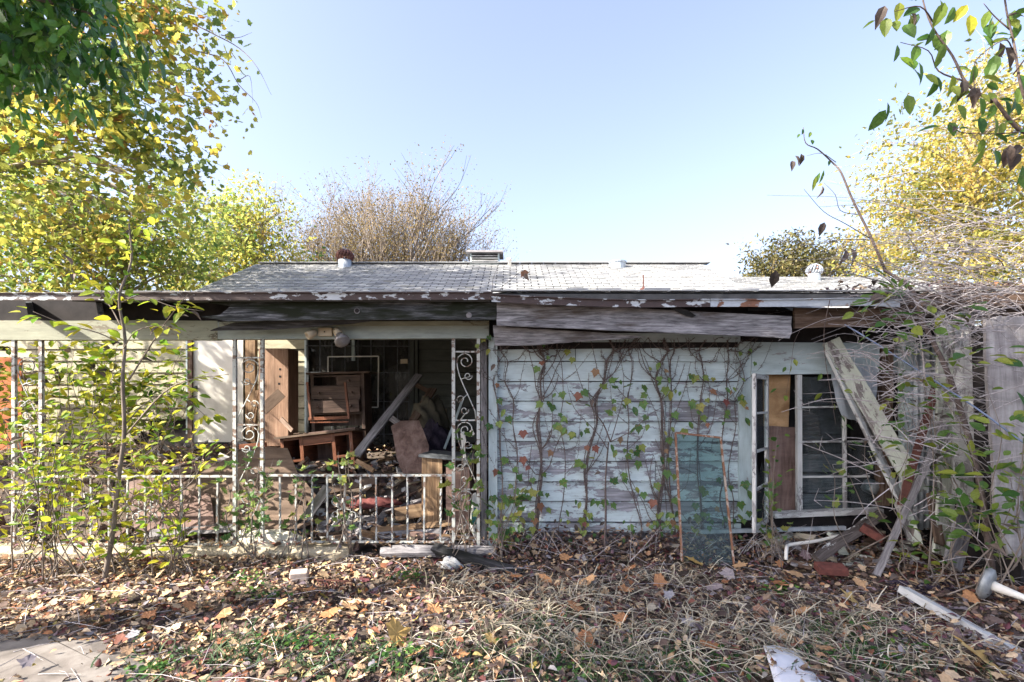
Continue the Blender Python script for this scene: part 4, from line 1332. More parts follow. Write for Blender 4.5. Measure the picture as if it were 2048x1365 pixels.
def vine_stem(mb, pts, r, hairs=0):
    path = smooth_path(pts, 4)
    mb.tube(path, taper(len(path), r * 1.25, r * .7), 5)
    for _ in range(hairs):
        i = R.randrange(len(path) - 1)
        p = path[i].lerp(path[i + 1], R.random())
        d = Vector((R.choice((-1, 1)) * R.uniform(.5, 1), R.uniform(-.6, .1), R.uniform(-.6, .6))).normalized() * R.uniform(.01, .035)
        mb.tube([p, p + d], [.0024, .0012], 3, cap=False)


vines = []
VX = [  # base x, x's going up (y = 1110, 1000, 900, 800, 724, 684), radius, hairiness
    ((1003, 1004, 1002, 998, 996, 992), .006, 60, 'thin creeper climbing the wall edge beside the corner board'),
    ((1062, 1072, 1080, 1085, 1088, 1080), .011, 420, 'thick hairy creeper stem on the left of the siding wall'),
    ((1040, 1034, 1032, 1029, 1018, 1000), .006, 120, 'creeper forking up to the eave near the corner board'),
    ((1160, 1178, 1182, 1190, 1212, 1218), .009, 320, 'hairy creeper behind the bare sapling on the wall'),
    ((1275, 1265, 1256, 1252, 1262, 1270), .006, 120, 'thin creeper right of the bare sapling on the wall'),
    ((1310, 1318, 1326, 1326, 1318, 1325), .010, 380, 'dense creeper just left of the leaning glass sheet'),
    ((1350, 1345, 1338, 1340, 1345, 1352), .007, 160, 'creeper rising behind the left edge of the glass sheet'),
    ((1400, 1396, 1392, 1398, 1402, 1410), .007, 200, 'creeper rising behind the middle of the glass sheet'),
    ((1440, 1442, 1446, 1452, 1456, 1458), .006, 120, 'creeper rising behind the right edge of the glass sheet'),
    ((1470, 1468, 1466, 1470, 1478, 1482), .005, 80, 'thin creeper beside the window trim board'),
    ((1120, 1122, 1128, 1130, 1122, 1112), .005, 60, 'slim creeper in the gap between two hairy stems'),
]
YS = (1112, 1000, 900, 800, 724, 680)
for xs_, r, hairs, lb in VX:
    t = thing('climbing_vine', lb, 'vine', P(xs_[0], 1112, Yv), 'creepers on the siding wall')
    mb = MB()
    pts = [P(x + R.uniform(-5, 5), y, Yv - R.uniform(0, .02)) for x, y in zip(xs_, YS)]
    dense = []
    for a, b in zip(pts[:-1], pts[1:]):
        dense += [a, a.lerp(b, .5) + Vector((R.gauss(0, .035), 0, 0))]
    vine_stem(mb, dense + [pts[-1]], r, hairs)
    if r > .005:
        for _ in range(3 if r > .008 else 1):
            vine_stem(mb, [p + Vector((R.gauss(0, .016), -.01 * R.random(), 0)) for p in dense + [pts[-1]]], r * .55, hairs // 3)
    mb.build('stem', 'vine', t)
    for _ in range(15 if r > .006 else 9):       # runners fanning out, most of them near the eave
        i = R.choice((1, 2, 3, 4, 5, 6, 6, 7, 7, 8, 8, 9, 9))
        p = dense[i]
        sx = R.choice((-1, 1))
        ln = R.uniform(.04, .36)
        e = Vector((p.x + sx * ln, Yv - R.uniform(0, .02), min(P(0, 676, Yv).z, p.z + R.uniform(.1, .75))))
        mid = p.lerp(e, .5) + Vector((sx * R.uniform(0, .08), 0, R.gauss(-.03, .06)))
        mb = MB()
        vine_stem(mb, [p, p.lerp(mid, .5) + Vector((sx * .02, 0, R.gauss(0, .02))), mid, e], r * .48, 26)
        mb.build('runner', 'vine', t)
    vines.append((t, pts))

VL = [(520, 120), (550, 165), (105, 320, 'red'), (110, 410), (365, 430), (450, 375), (485, 370), (430, 445), (395, 425), (150, 470), (60, 560), (110, 545), (165, 515), (20, 510),
      (255, 600, 'red'), (445, 560), (505, 590), (555, 610), (600, 600), (635, 545), (690, 235, 'red'), (800, 415), (790, 460), (880, 410), (910, 455), (965, 425), (985, 380), (970, 330), (990, 510),
      (1000, 560), (940, 565), (1130, 360), (1100, 340), (1150, 490), (1240, 545), (1215, 590), (1350, 555, 'red'), (1095, 600), (1120, 640), (1135, 575), (1280, 270), (1255, 265), (1385, 285), (1500, 340),
      (1250, 420), (1300, 440), (1345, 410), (1285, 480), (1320, 510), (1265, 450), (860, 850), (855, 880), (600, 780), (625, 800), (200, 820), (190, 920), (215, 945), (100, 830, 'red'), (155, 760), (310, 880),
      (375, 850), (485, 890), (350, 965), (400, 970), (160, 1010), (200, 1090), (235, 1110), (300, 1085), (140, 1045), (605, 1115), (675, 1000), (740, 1010), (785, 1030), (930, 930), (1045, 910), (970, 965),
      (1030, 1010, 'red'), (1090, 1150), (1290, 1110), (1325, 1090), (1160, 860), (1110, 835), (870, 740), (940, 690), (940, 780), (810, 710), (630, 690, 'red'), (680, 690, 'red'), (255, 755, 'red'), (425, 720, 'red'),
      (290, 810, 'red'), (355, 1030, 'red'), (1330, 1290), (1300, 1280), (1490, 925), (1545, 1020), (1570, 900), (1590, 950), (1560, 420), (1540, 395), (1575, 520), (1100, 710, 'red'), (1070, 750), (1125, 760), (700, 1015),
      (590, 375, 'red'), (610, 360), (115, 1300), (90, 1210), (75, 985), (240, 1150), (575, 1270), (540, 1240), (1210, 1280), (1340, 955), (1310, 930), (1370, 1130), (1280, 1030), (1410, 880), (1180, 980), (1150, 1000)]
for e in VL:
    px, py = 960 + e[0] * .337, 660 + e[1] * .337
    p = P(px, py, Yv - R.uniform(.03, .10))
    t = min(vines, key=lambda vv: min((q - p).length for q in vv[1]))[0]
    kd = e[2] if len(e) > 2 else R.choice(('vine', 'vine', 'vine', 'vine_oval'))
    leaf(t, kd, p, (R.gauss(0, .5), -.25 + R.gauss(0, .2), -1), (R.gauss(0, .35), -1, .35 + R.gauss(0, .25)), R.uniform(.06, .12))
for t, pts in vines:
    cen = [pts[i].lerp(pts[i + 1], R.random()) for i in (R.choice((0, 1, 2, 3, 4)), R.choice((0, 0, 1, 2)), 0)]
    for _ in range(13):
        p = R.choice(cen) + Vector((R.gauss(0, .10), -R.uniform(.03, .14), R.gauss(0, .09)))
        p.z = max(p.z, .12)
        leaf(t, R.choice(('vine', 'vine', 'vine', 'vine', 'vine_oval', 'vine_oval', 'vine_oval', 'vine_oval', 'dry', 'red')), p, (R.gauss(0, .6), -.3 + R.gauss(0, .2), -1), (R.gauss(0, .4), -1, .4 + R.gauss(0, .3)), R.uniform(.05, .10))


# ------------------------------------------------------------------ saplings and shrubs
def sapling(name, label, cat, stems, bark, kind, nleaf, size, group=None, spread=.06, droop=-.5, tipw=.4, extra=()):
    """stems: [(radius0, radius1, [(px, py, Y)...])], first is the main stem; leaves hang singly along the thinner ones"""
    t = thing(name, label, cat, P(*stems[0][2][0]), group)
    places = []
    for i, (r0, r1, pts) in enumerate(stems):
        path = smooth_path([P(*q) + (Vector((R.gauss(0, .012), R.gauss(0, .03), R.gauss(0, .012))) if 0 < j else Vector()) for j, q in enumerate(pts)], 4)
        MB().tube(path, taper(len(path), r0, r1), 6).build('stem' if i == 0 else 'branch', bark, t, smooth=True)
        k0 = int(len(path) * (.55 if i == 0 else tipw))
        places += [(path[k], (path[min(k + 1, len(path) - 1)] - path[k - 1]).normalized()) for k in range(max(1, k0), len(path))]
    for _ in range(nleaf):
        p, d = R.choice(places)
        sd = Vector((R.gauss(0, 1), R.gauss(0, 1), R.gauss(0, .4)))
        dd = d * .5 + sd * .7 + Vector((0, 0, droop * R.random()))
        leaf(t, kind if R.random() > .06 else 'dry', p + sd * spread, dd, (R.gauss(0, .6), -.4 + R.gauss(0, .5), 1), size * R.uniform(.75, 1.45))
    for kd, px, py, Y, s_ in extra:
        leaf(t, kd, P(px, py, Y), (R.gauss(0, .35), R.gauss(0, .3), -1), (R.gauss(0, .5), -1, .4), s_)
    return t


sapling('sapling', 'slim sunlit sapling with brown stem in front of the left railing', 'sapling', [
    (.026, .008, [(208, 1165, 4.9), (222, 1060, 4.9), (238, 960, 4.9), (250, 860, 4.9), (252, 760, 4.9), (246, 680, 4.9), (243, 600, 4.9), (250, 520, 4.95), (264, 450, 5)]),
    (.009, .003, [(252, 870, 4.9), (330, 790, 4.8), (385, 762, 4.75), (460, 750, 4.7)]),
    (.010, .003, [(258, 760, 4.9), (290, 710, 4.85), (330, 640, 4.8), (380, 590, 4.8)]),
    (.007, .002, [(245, 690, 4.9), (200, 672, 4.8), (140, 648, 4.7), (70, 622, 4.6)]),
    (.007, .002, [(243, 655, 4.9), (215, 612, 4.95), (190, 575, 5), (140, 535, 5)]),
    (.005, .002, [(243, 605, 4.9), (290, 596, 4.8), (345, 612, 4.75), (410, 625, 4.7)]),
    (.006, .002, [(250, 850, 4.9), (300, 800, 5), (350, 790, 5.1), (400, 830, 5.1)]),
    (.006, .002, [(246, 700, 4.9), (275, 660, 4.8), (320, 650, 4.75), (365, 665, 4.7)]),
    (.006, .002, [(232, 990, 4.9), (200, 940, 4.85), (170, 930, 4.8)]),
    (.005, .002, [(260, 480, 5), (300, 440, 5), (330, 420, 5.1)]),
], 'bark', 'shrub', 230, .095)
sapling('sapling', 'bare thin sapling growing in the middle of the siding wall', 'sapling', [
    (.014, .008, [(1208, 1118, 5.55), (1212, 1040, 5.57), (1214, 960, 5.6), (1221, 884, 5.62)]),
    (.009, .004, [(1221, 884, 5.62), (1210, 850, 5.62), (1188, 815, 5.62), (1184, 790, 5.6)]),
    (.006, .002, [(1221, 884, 5.62), (1232, 840, 5.6), (1238, 790, 5.58), (1242, 742, 5.56)]),
    (.006, .002, [(1221, 884, 5.62), (1260, 860, 5.55), (1300, 832, 5.5), (1335, 810, 5.45)]),
    (.006, .002, [(1216, 900, 5.6), (1190, 860, 5.6), (1150, 815, 5.58), (1135, 770, 5.56)]),
    (.004, .002, [(1184, 800, 5.6), (1205, 770, 5.6), (1225, 745, 5.6)]),
], 'vine', 'vine', 14, .09, extra=[('dry', 1184, 800, 5.58, .09), ('dry', 1190, 806, 5.57, .08), ('vine_oval', 1240, 760, 5.5, .06)])
SG = 'yellow-green shrubs around the left railing'


def shrub(label, bx, by, Y, n, hpx, wpx, nleaf, size, kind='shrub', bark='bark', lean=0):
    stems = []
    for i in range(n):
        ex = bx + lean + R.uniform(-wpx, wpx)
        ey = by - hpx * R.uniform(.6, 1)
        dY = R.uniform(-.25, .25)
        stems.append((R.uniform(.004, .009), .0016, [(bx + R.gauss(0, wpx * .45), by, Y + R.uniform(-.1, .1)), (bx + (ex - bx) * .35 + R.gauss(0, wpx * .3), by + (ey - by) * .4, Y + dY * .4), (bx + (ex - bx) * .7, by + (ey - by) * .75, Y + dY * .8), (ex, ey, Y + dY)]))
    return sapling('shrub', label, 'shrub', stems, bark, kind, nleaf, size, SG, .05, -.3, .3)


shrub('leafy shrub at the far left in front of the scrolled column', 60, 1150, 5.0, 9, 330, 130, 190, .075, lean=-10)
shrub('tall leafy shrub just inside the left porch railing', 150, 1010, 6.4, 12, 330, 130, 280, .10)
shrub('leafy shrub against the porch siding at the far left', 40, 925, 7.6, 12, 260, 110, 295, .13)
shrub('leafy shrub in front of the sunlit porch siding', 205, 925, 7.6, 13, 270, 120, 295, .125)
shrub('yellow shrub crowding the porch siding behind the sapling', 270, 930, 7.9, 11, 260, 120, 260, .12)
shrub('small leafy shrub left of the white door', 320, 918, 7.5, 10, 220, 80, 180, .09, 'sap')
shrub('leafy shrub at the base of the brown stemmed sapling', 250, 1165, 5.0, 10, 240, 140, 200, .075)
shrub('leafy shrub left of the brown stemmed sapling', 140, 1170, 4.9, 7, 330, 100, 140, .07)
shrub('upright leafy shrub before the left railing scroll ornament', 338, 1165, 5.0, 8, 300, 100, 150, .075)
shrub('creeper shrub around the foot of the middle porch column', 490, 1135, 5.45, 8, 240, 60, 90, .075, 'vine')
shrub('creeper spilling over the railing in front of the desk', 690, 1105, 5.55, 6, 240, 45, 30, .075, 'vine')
shrub('creeper between the middle column and the scroll ornament', 590, 1120, 5.5, 5, 200, 50, 30, .07, 'vine')
shrub('creeper at the foot of the right scrolled column', 930, 1115, 5.5, 7, 260, 50, 40, .085, 'vine')
shrub('bramble at the wall corner beside the corner board', 1010, 1120, 5.45, 6, 180, 40, 36, .09, 'vine')
shrub('dense yellow-green shrub between the far left column and the sapling', 110, 1160, 5.1, 8, 420, 120, 180, .075)
shrub('arching leafy shrub just behind the left railing scroll', 330, 1050, 6.0, 9, 260, 110, 200, .085)
shrub('leafy bramble spilling down the upright cream boards', 1905, 1140, 4.7, 6, 480, 150, 110, .10, 'sap', 'bark')
shrub('tall leafy bramble before the grey plywood door', 2010, 1180, 4.2, 5, 560, 130, 100, .10, 'sap', 'bark')
shrub('low leafy bramble beside the grey leaning stick', 1960, 1190, 4.4, 4, 240, 120, 60, .09, 'sap', 'bark')
shrub('small weed shrub under the open casement sash', 1545, 1120, 5.35, 6, 160, 55, 36, .07, 'vine')
shrub('slender weed rising in front of the casement window', 1550, 1140, 5.2, 2, 300, 20, 16, .075, 'sap')
shrub('slender creeper hanging across the lower window panes', 1770, 1120, 5.2, 4, 250, 90, 34, .075, 'vine', lean=-50)
shrub('green weed beside the dark cloth near the plywood door', 1850, 1180, 4.6, 5, 110, 60, 26, .09, 'sap')
shrub('leafy weed in front of the plywood door', 2030, 1140, 4.3, 4, 250, 70, 34, .10, 'sap')

# hanging vine at the window header
sapling('hanging_vine', 'green creeper hanging from the eave above the casement window', 'vine', [
    (.005, .002, [(1660, 600, 5.15), (1655, 655, 5.2), (1652, 720, 5.3), (1668, 800, 5.3), (1676, 850, 5.3)]),
    (.003, .001, [(1600, 660, 5.3), (1590, 690, 5.35), (1580, 730, 5.4), (1570, 790, 5.4)]),
], 'vine', 'sap', 14, .08)
# arching branch above the roof with dark pods
arch = [(.030, .014, [(1985, 1150, 4.6), (1950, 950, 4.7), (1900, 760, 4.8), (1855, 650, 4.9), (1815, 585, 4.95), (1770, 540, 5)]),
        (.014, .003, [(1770, 540, 5), (1735, 465, 5), (1700, 400, 5), (1680, 350, 5), (1672, 325, 5), (1640, 298, 5), (1612, 285, 5), (1605, 255, 5)]),
        (.005, .002, [(1745, 480, 5), (1690, 450, 5), (1650, 420, 5), (1606, 382, 5)]),
        (.004, .002, [(1715, 430, 5), (1680, 425, 5), (1672, 395, 5), (1650, 365, 5)]),
        (.004, .0015, [(1672, 325, 5), (1640, 315, 5), (1605, 316, 5)]),
        (.004, .0015, [(1740, 480, 5), (1680, 478, 5), (1620, 490, 5), (1580, 458, 5)]),
        (.005, .0015, [(1790, 560, 5), (1730, 530, 4.9), (1650, 500, 4.8), (1590, 480, 4.7)]),
        (.005, .0015, [(1800, 575, 5), (1740, 560, 4.9), (1680, 545, 4.8), (1560, 550, 4.7)])]
sapling('arching_branch', 'bare arching branch with drooping dark leaves above the roof', 'branch', arch, 'twig_dark', 'lance', 4, .1, None, .01, extra=[
    ('dry', 1590, 312, 5, .10), ('dry', 1602, 308, 5, .11), ('dry', 1585, 322, 5, .10), ('lance', 1640, 345, 5, .13), ('lance', 1632, 352, 5, .14), ('lance', 1648, 340, 5, .13), ('dry', 1645, 372, 5, .12),
    ('dry', 1649, 445, 5, .13), ('dry', 1690, 498, 5, .17), ('dry', 1700, 496, 5, .17), ('dry', 1552, 540, 4.7, .17), ('sap', 1606, 258, 5, .06), ('sap', 1622, 264, 5, .06), ('sap', 1600, 268, 5, .05), ('sap', 1624, 280, 5, .07)])
# broad-leaved sapling close by at the upper right
near = [(.020, .010, [(2330, 1330, 3.3), (2290, 900, 3.3), (2200, 520, 3.35), (2100, 300, 3.4), (2040, 255, 3.4), (1985, 205, 3.4)]),
        (.010, .003, [(1985, 205, 3.4), (1930, 165, 3.4), (1905, 110, 3.4), (1870, 50, 3.4), (1845, -10, 3.4), (1835, -40, 3.4)]),
        (.006, .002, [(1935, 165, 3.4), (1890, 125, 3.45), (1855, 105, 3.5), (1808, 90, 3.5)]),
        (.006, .002, [(1870, 50, 3.4), (1830, 30, 3.4), (1790, 28, 3.4)]),
        (.010, .004, [(2100, 300, 3.4), (2040, 190, 3.3), (2026, 100, 3.3), (2020, 0, 3.3), (2010, -60, 3.3)]),
        (.004, .002, [(2026, 100, 3.3), (1990, 90, 3.3), (1960, 120, 3.3), (1960, 170, 3.3), (1955, 190, 3.3)]),
        (.005, .002, [(2026, 150, 3.3), (2060, 90, 3.2), (2080, 40, 3.2)]),
        (.005, .002, [(2060, 262, 3.4), (1990, 265, 3.4), (1940, 262, 3.4), (1900, 250, 3.4)]),
        (.005, .002, [(2020, 60, 3.3), (1990, 30, 3.3), (1960, 10, 3.3)])]
NL = [(1770, 12, 'dry'), (1772, 36), (1790, 42), (1808, 50), (1838, 28), (1800, 5), (1822, 30), (1795, 90), (1835, 92), (1800, 115, 'shrub'), (1870, 70), (1890, 88), (1868, 55), (1895, 60), (1880, 105), (1822, 120), (1838, 125), (1828, 140),
      (1868, 150), (1878, 155), (1850, 150), (1905, 150), (1905, 172), (1815, 190), (1775, 205), (1772, 220), (1880, 205), (1915, 210), (1960, 195), (1978, 185), (1990, 210), (2010, 200), (2030, 195), (2040, 150), (2044, 170), (2030, 205),
      (1965, 70), (1975, 50), (1990, 110), (1985, 125), (1940, 30, 'shrub'), (1935, 10, 'shrub'), (1900, 245), (1990, 235), (1985, 300), (1968, 290), (2030, 20), (2036, 45), (2020, 40), (1980, 20), (1950, 130), (2000, 85, 'dry'), (2010, 95, 'dry'),
      (1990, 300), (2045, 330), (2040, 350), (2020, 290, 'dry'), (2030, 305, 'dry'), (2012, 300, 'dry'), (2040, 290, 'dry'), (1925, 160, 'dry'), (1945, 175, 'dry'), (1960, 235), (2005, 245), (2020, 225), (1890, 5), (1910, 15), (1880, 0)]
sapling('broadleaf_sapling', 'broad-leaved sapling reaching in from the upper right corner', 'sapling', near, 'twig_dark', 'sap', 60, .095, None, .04,
        extra=[(e[2] if len(e) > 2 else 'sap', e[0], e[1], 3.4 + R.uniform(-.1, .1), R.uniform(.09, .145)) for e in NL])
sapling('broadleaf_sapling', 'green leafy sprig beside the dry brush pile on the roof edge', 'sapling', [
    (.007, .003, [(1850, 760, 4.5), (1835, 680, 4.5), (1820, 620, 4.5), (1800, 580, 4.5), (1780, 545, 4.5)]),
    (.004, .002, [(1830, 660, 4.5), (1790, 650, 4.45), (1760, 680, 4.4)]), (.004, .002, [(1815, 610, 4.5), (1780, 600, 4.45), (1755, 610, 4.4)]), (.004, .002, [(1835, 690, 4.5), (1880, 640, 4.4), (1930, 620, 4.3)]), (.004, .002, [(1840, 720, 4.5), (1900, 720, 4.3), (1960, 700, 4.2)])], 'twig', 'sap', 85, .105, None, .09)

# ------------------------------------------------------------------ dry brush at the right
mb = MB()
for _ in range(400):
    px, py = R.uniform(1740, 2080), R.gauss(720, 150)
    Y = R.uniform(4.2, 5.2)
    a = P(px, py, Y)
    ang = R.gauss(-.25, .5) + (math.pi if R.random() < .5 else 0)
    L = R.uniform(.25, .9)
    e = a + Vector((math.cos(ang) * L, R.gauss(0, .12), math.sin(ang) * L * .7))
    mid = a.lerp(e, .5) + Vector((0, 0, R.uniform(-.02, .10)))
    path = smooth_path([a, mid, e], 4)
    r_ = R.uniform(.002, .0058)
    mb.tube(path, taper(len(path), r_, r_ * .4), 4, cap=False)
    for k_ in range(2):
        p = path[R.randrange(3, len(path))]
        mb.tube([p, p + Vector((R.gauss(0, .08), R.gauss(0, .05), R.gauss(0, .08)))], [r_ * .5, r_ * .25], 3, cap=False)
for _ in range(110):       # long arcs sweeping left over the eave
    a = P(R.uniform(1850, 2150), R.uniform(430, 640), R.uniform(4.4, 5.6))
    L = R.uniform(.6, 1.7)
    e = a + Vector((-L, R.gauss(0, .2), L * R.uniform(-.25, .25)))
    path = smooth_path([a, a.lerp(e, .5) + Vector((0, 0, R.uniform(.02, .16))), e], 5)
    r_ = R.uniform(.0018, .004)
    mb.tube(path, taper(len(path), r_, r_ * .35), 4, cap=False)
tag(mb.build('dry_brush', 'twig'), 'tangle of dry grey canes at the right end of the house', 'brush', kind='stuff')
mb = MB()
for _ in range(110):
    x = R.uniform(-.2, 3.2)
    a = Vector((x, R.uniform(5.3, 5.72), R.uniform(.02, .15)))
    e = a + Vector((R.gauss(0, .3), R.gauss(0, .12), R.uniform(.05, .45)))
    path = smooth_path([a, a.lerp(e, .5) + Vector((R.gauss(0, .05), 0, R.uniform(0, .1))), e], 4)
    r_ = R.uniform(.0015, .004)
    mb.tube(path, taper(len(path), r_, r_ * .4), 4, cap=False)
tag(mb.build('base_brush', 'twig'), 'thin dry stems tangled along the foot of the siding wall', 'brush', kind='stuff')
mb = MB()
for _ in range(200):      # heap on the roof corner
    a = P(R.gauss(1920, 62), R.gauss(598, 20), R.uniform(5.0, 5.6))
    ang = R.uniform(-.6, .6)
    L = R.uniform(.2, .6)
    d = Vector((math.cos(ang) * L, R.gauss(0, .1), math.sin(ang) * L * .5))
    mb.tube([a - d / 2, a + Vector((0, 0, .02)), a + d / 2], [R.uniform(.002, .007)] * 3, 4, cap=False)
tag(mb.build('brush_pile', 'twig_dark'), 'heap of dead brown sticks on the roof corner at right', 'brush', kind='stuff')
MB().box((5.05, 5.6, 2.75), (1.9, .9, .12)).build('corner_roof', 'brown_wood', house)

# ------------------------------------------------------------------ trees
def tree(name, label, trunk, r0, ells, ncl, per, cr, tmpl, size, lmat, bark, tint=(.5, .25), limbs=1.0, group=None, droop=.2, seed=1, wide=1.0):
    """trunk: points; ells: [(centre, radii)] filled with leaf clumps, a limb to each clump"""
    rg = np.random.default_rng(seed)
    rr = random.Random(seed)
    t = thing(name, label, 'tree', trunk[0], group)
    tp_ = smooth_path(trunk, 5)
    mb = MB()
    mb.tube(tp_, taper(len(tp_), r0, r0 * .35), 9)
    C = []
    vol = [e[1][0] * e[1][1] * e[1][2] for e in ells]
    for e, v in zip(ells, vol):
        n = max(2, int(ncl * v / sum(vol)))
        d = rg.normal(size=(n, 3))
        d /= np.linalg.norm(d, axis=1, keepdims=True)
        C.append(np.array(e[0]) + d * np.array(e[1]) * (rg.random((n, 1)) ** .42))
    C = np.concatenate(C)
    lm = MB()
    for c in C:
        c = Vector(c)
        if rr.random() > limbs:
            continue
        k = min(range(int(len(tp_) * .35), len(tp_)), key=lambda i: (tp_[i] - c).length + max(0, tp_[i].z - c.z + .3) * 2)
        a = tp_[k]
        ln = (c - a).length
        mid = a.lerp(c, .5) + Vector((rr.gauss(0, .06), rr.gauss(0, .06), .10)) * ln
        path = smooth_path([a, mid, c], 3)
        rb = min(r0 * .3, .012 * ln + .006)
        lm.tube(path, taper(len(path), rb, .004), 5, cap=False)
        for _ in range(3):
            e = c + Vector((rr.gauss(0, cr), rr.gauss(0, cr), rr.gauss(0, cr)))
            lm.tube([mid.lerp(c, .6), c.lerp(e, .5), e], [.006, .004, .002], 3, cap=False)
    mb.build('trunk', bark, t, smooth=True)
    lm.build('branches', bark, t)
    N = len(C) * per
    cc = np.repeat(C, per, axis=0)
    cj = np.repeat(rg.uniform(.55, 1.35, len(C)), per)[:, None]
    pos = cc + rg.normal(size=(N, 3)) * cr * cj * np.array([1, 1, .75])
    yd = rg.normal(size=(N, 3)) + (pos - cc) / cr * .5 + np.array([0, 0, -droop * 2])
    nr_ = rg.normal(size=(N, 3)) * .7 + np.array([0, 0, 1.0])
    ct = np.repeat(rg.normal(tint[0], tint[1] * .8, len(C)), per)
    me = bulk_mesh('crown', tmpl[0], tmpl[1], pos, yd, nr_, size * rg.uniform(.35, 1.5, N), ct + rg.normal(0, tint[1] * .6, N), lmat, np.full(N, wide))
    link('crown', me, t)
    return t


V3 = Vector
tree('evergreen_tree', 'dark glossy evergreen tree hanging into the upper left corner', [V3((-5.6, 2.6, 0)), V3((-5.3, 2.8, 2.2)), V3((-4.9, 3.2, 4.2)), V3((-4.6, 3.4, 6))], .16,
     [((-3.75, 3.9, 4.75), (.75, .5, .75)), ((-4.5, 3.6, 5.6), (1.1, .8, .8))], 170, 46, .17, T_LANCE, .12, 'L_ever', 'bark', (.55, .32), .4, seed=3, droop=.7, wide=1.25)
syc = tree('sycamore_tree', 'tall sycamore with olive and yellow leaves behind the evergreen branch', [V3((-10.6, 8.6, 0)), V3((-10.4, 8.7, 3)), V3((-9.6, 8.8, 5.5)), V3((-8.4, 9.0, 7.5)), V3((-7.2, 9, 8.8))], .16,
     [((-6.9, 9.0, 7.4), (1.7, 1.2, 1.8)), ((-6.3, 9.0, 6.0), (1.2, .9, 1.1)), ((-8.2, 9.0, 6.4), (1.5, 1.0, 1.9)), ((-6.2, 9.0, 8.6), (1.2, 1, 1.0)), ((-9.8, 8.6, 9.9), (1.9, 1.7, 1.7))], 300, 32, .33, T_SYC, .11, 'L_syc', 'bark_light', (.36, .3), .10, seed=4)
for r_, pts_ in ((.014, [(360, 30), (430, 70), (480, 95), (520, 140), (540, 185)]), (.012, [(380, 100), (440, 120), (475, 160), (510, 215), (525, 240)]), (.008, [(440, 75), (470, 70), (510, 65)]), (.008, [(365, 0), (400, 15), (430, 60)]), (.007, [(480, 165), (500, 160), (505, 200)])):
    path = smooth_path([P(a_, b_, 9.0) + rv(.03) for a_, b_ in pts_], 4)
    MB().tube(path, taper(len(path), r_, .002), 5).build('bare_branch', 'bark', syc)
tree('yellow_tree', 'sunlit yellow-green tree spreading over the left end of the roof', [V3((-9.0, 11.4, 0)), V3((-8.9, 11.4, 2.5)), V3((-8.5, 11.4, 5)), V3((-8.2, 11.3, 7))], .09,
     [((-9.6, 11, 4.6), (2.3, 1.6, 1.6)), ((-8.2, 11.6, 5.4), (1.7, 1.3, 1.5)), ((-10.8, 11, 6.2), (1.8, 1.5, 1.5))], 360, 42, .34, T_OVAL2, .13, 'L_yg', 'bark_light', (.42, .3), .7, seed=6)
tree('yellow_tree', 'rounded yellow maple rising behind the left slope of the roof', [V3((-8.6, 17, 0)), V3((-8.6, 17, 3)), V3((-8.4, 17, 5.5)), V3((-8.3, 17, 7.5))], .2,
     [((-8.6, 17, 6.6), (1.75, 1.5, 2.0)), ((-10.2, 16.5, 6.0), (1.6, 1.4, 1.6)), ((-8.0, 17, 5.4), (1.3, 1.2, 1.2)), ((-8.9, 17, 7.6), (1.5, 1.2, 1.4))], 300, 42, .32, T_OVAL2, .13, 'L_yg', 'bark_light', (.56, .25), .7, seed=8)
tree('green_bush_tree', 'dark green low tree between the maple and the bare tree', [V3((-7.8, 20, 0)), V3((-7.8, 20, 3)), V3((-7.6, 20, 6))], .15,
     [((-7.2, 20, 6.2), (1.3, 1.2, 1.3)), ((-6.2, 20, 5.8), (1.2, 1, .9))], 70, 40, .3, T_OVAL2, .14, 'L_green', 'bark', (.5, .25), .6, seed=9)
tree('olive_tree', 'distant olive brown tree behind the right end of the roof', [V3((17.5, 35, 0)), V3((17.5, 35, 5)), V3((17.6, 35, 10))], .3,
     [((17.2, 35, 10.5), (1.9, 1.8, 2.0)), ((19.5, 35, 11.0), (2.0, 2, 2.6))], 120, 52, .5, T_OVAL2, .24, 'L_olive', 'bark', (.55, .25), .4, seed=10)
tree('olive_tree', 'lower distant olive tree left of the arching branch', [V3((22, 38, 0)), V3((22, 38, 5)), V3((22, 38, 10))], .3,
     [((22.5, 38, 11), (2.4, 2, 2.6)), ((25, 38, 11), (2.2, 2, 3.0))], 110, 48, .5, T_OVAL2, .25, 'L_olive', 'bark', (.7, .2), .4, seed=11)
tree('golden_tree', 'large golden yellow tree filling the right side behind the brush', [V3((12.5, 13, 0)), V3((12.3, 13, 3)), V3((11.8, 13, 6)), V3((11.6, 13, 9))], .28,
     [((11.6, 13, 7.4), (2.4, 1.8, 2.2)), ((10.9, 13, 4.9), (2.2, 1.6, 1.6)), ((13, 12.5, 5.5), (2.2, 1.6, 2.4)), ((13.2, 13, 9.2), (2.2, 1.6, 1.8)), ((10.0, 13, 5.6), (1.5, 1.2, 1.6)), ((10.3, 13, 7.6), (1.5, 1, 1.6)), ((9.2, 13, 5.2), (1.0, .9, 1.0))], 640, 46, .29, T_OVAL2, .115, 'L_yel', 'bark_light', (.48, .28), .3, seed=12)
tree('shade_tree', 'big leafy tree at the left beside the yard', [V3((-8.2, 1.6, 0)), V3((-8.2, 1.6, 4)), V3((-8.0, 1.7, 7)), V3((-7.8, 1.8, 10))], .3,
     [((-7.4, 1.4, 8.8), (2.4, 2.4, 2.6)), ((-8.4, .2, 9.2), (1.6, 2.2, 2.2)), ((-6.4, -.6, 8.2), (1.8, 1.8, 2.4))], 330, 60, .36, T_OVAL2, .21, 'L_shade', 'bark_light', (.5, .3), .3, seed=14)
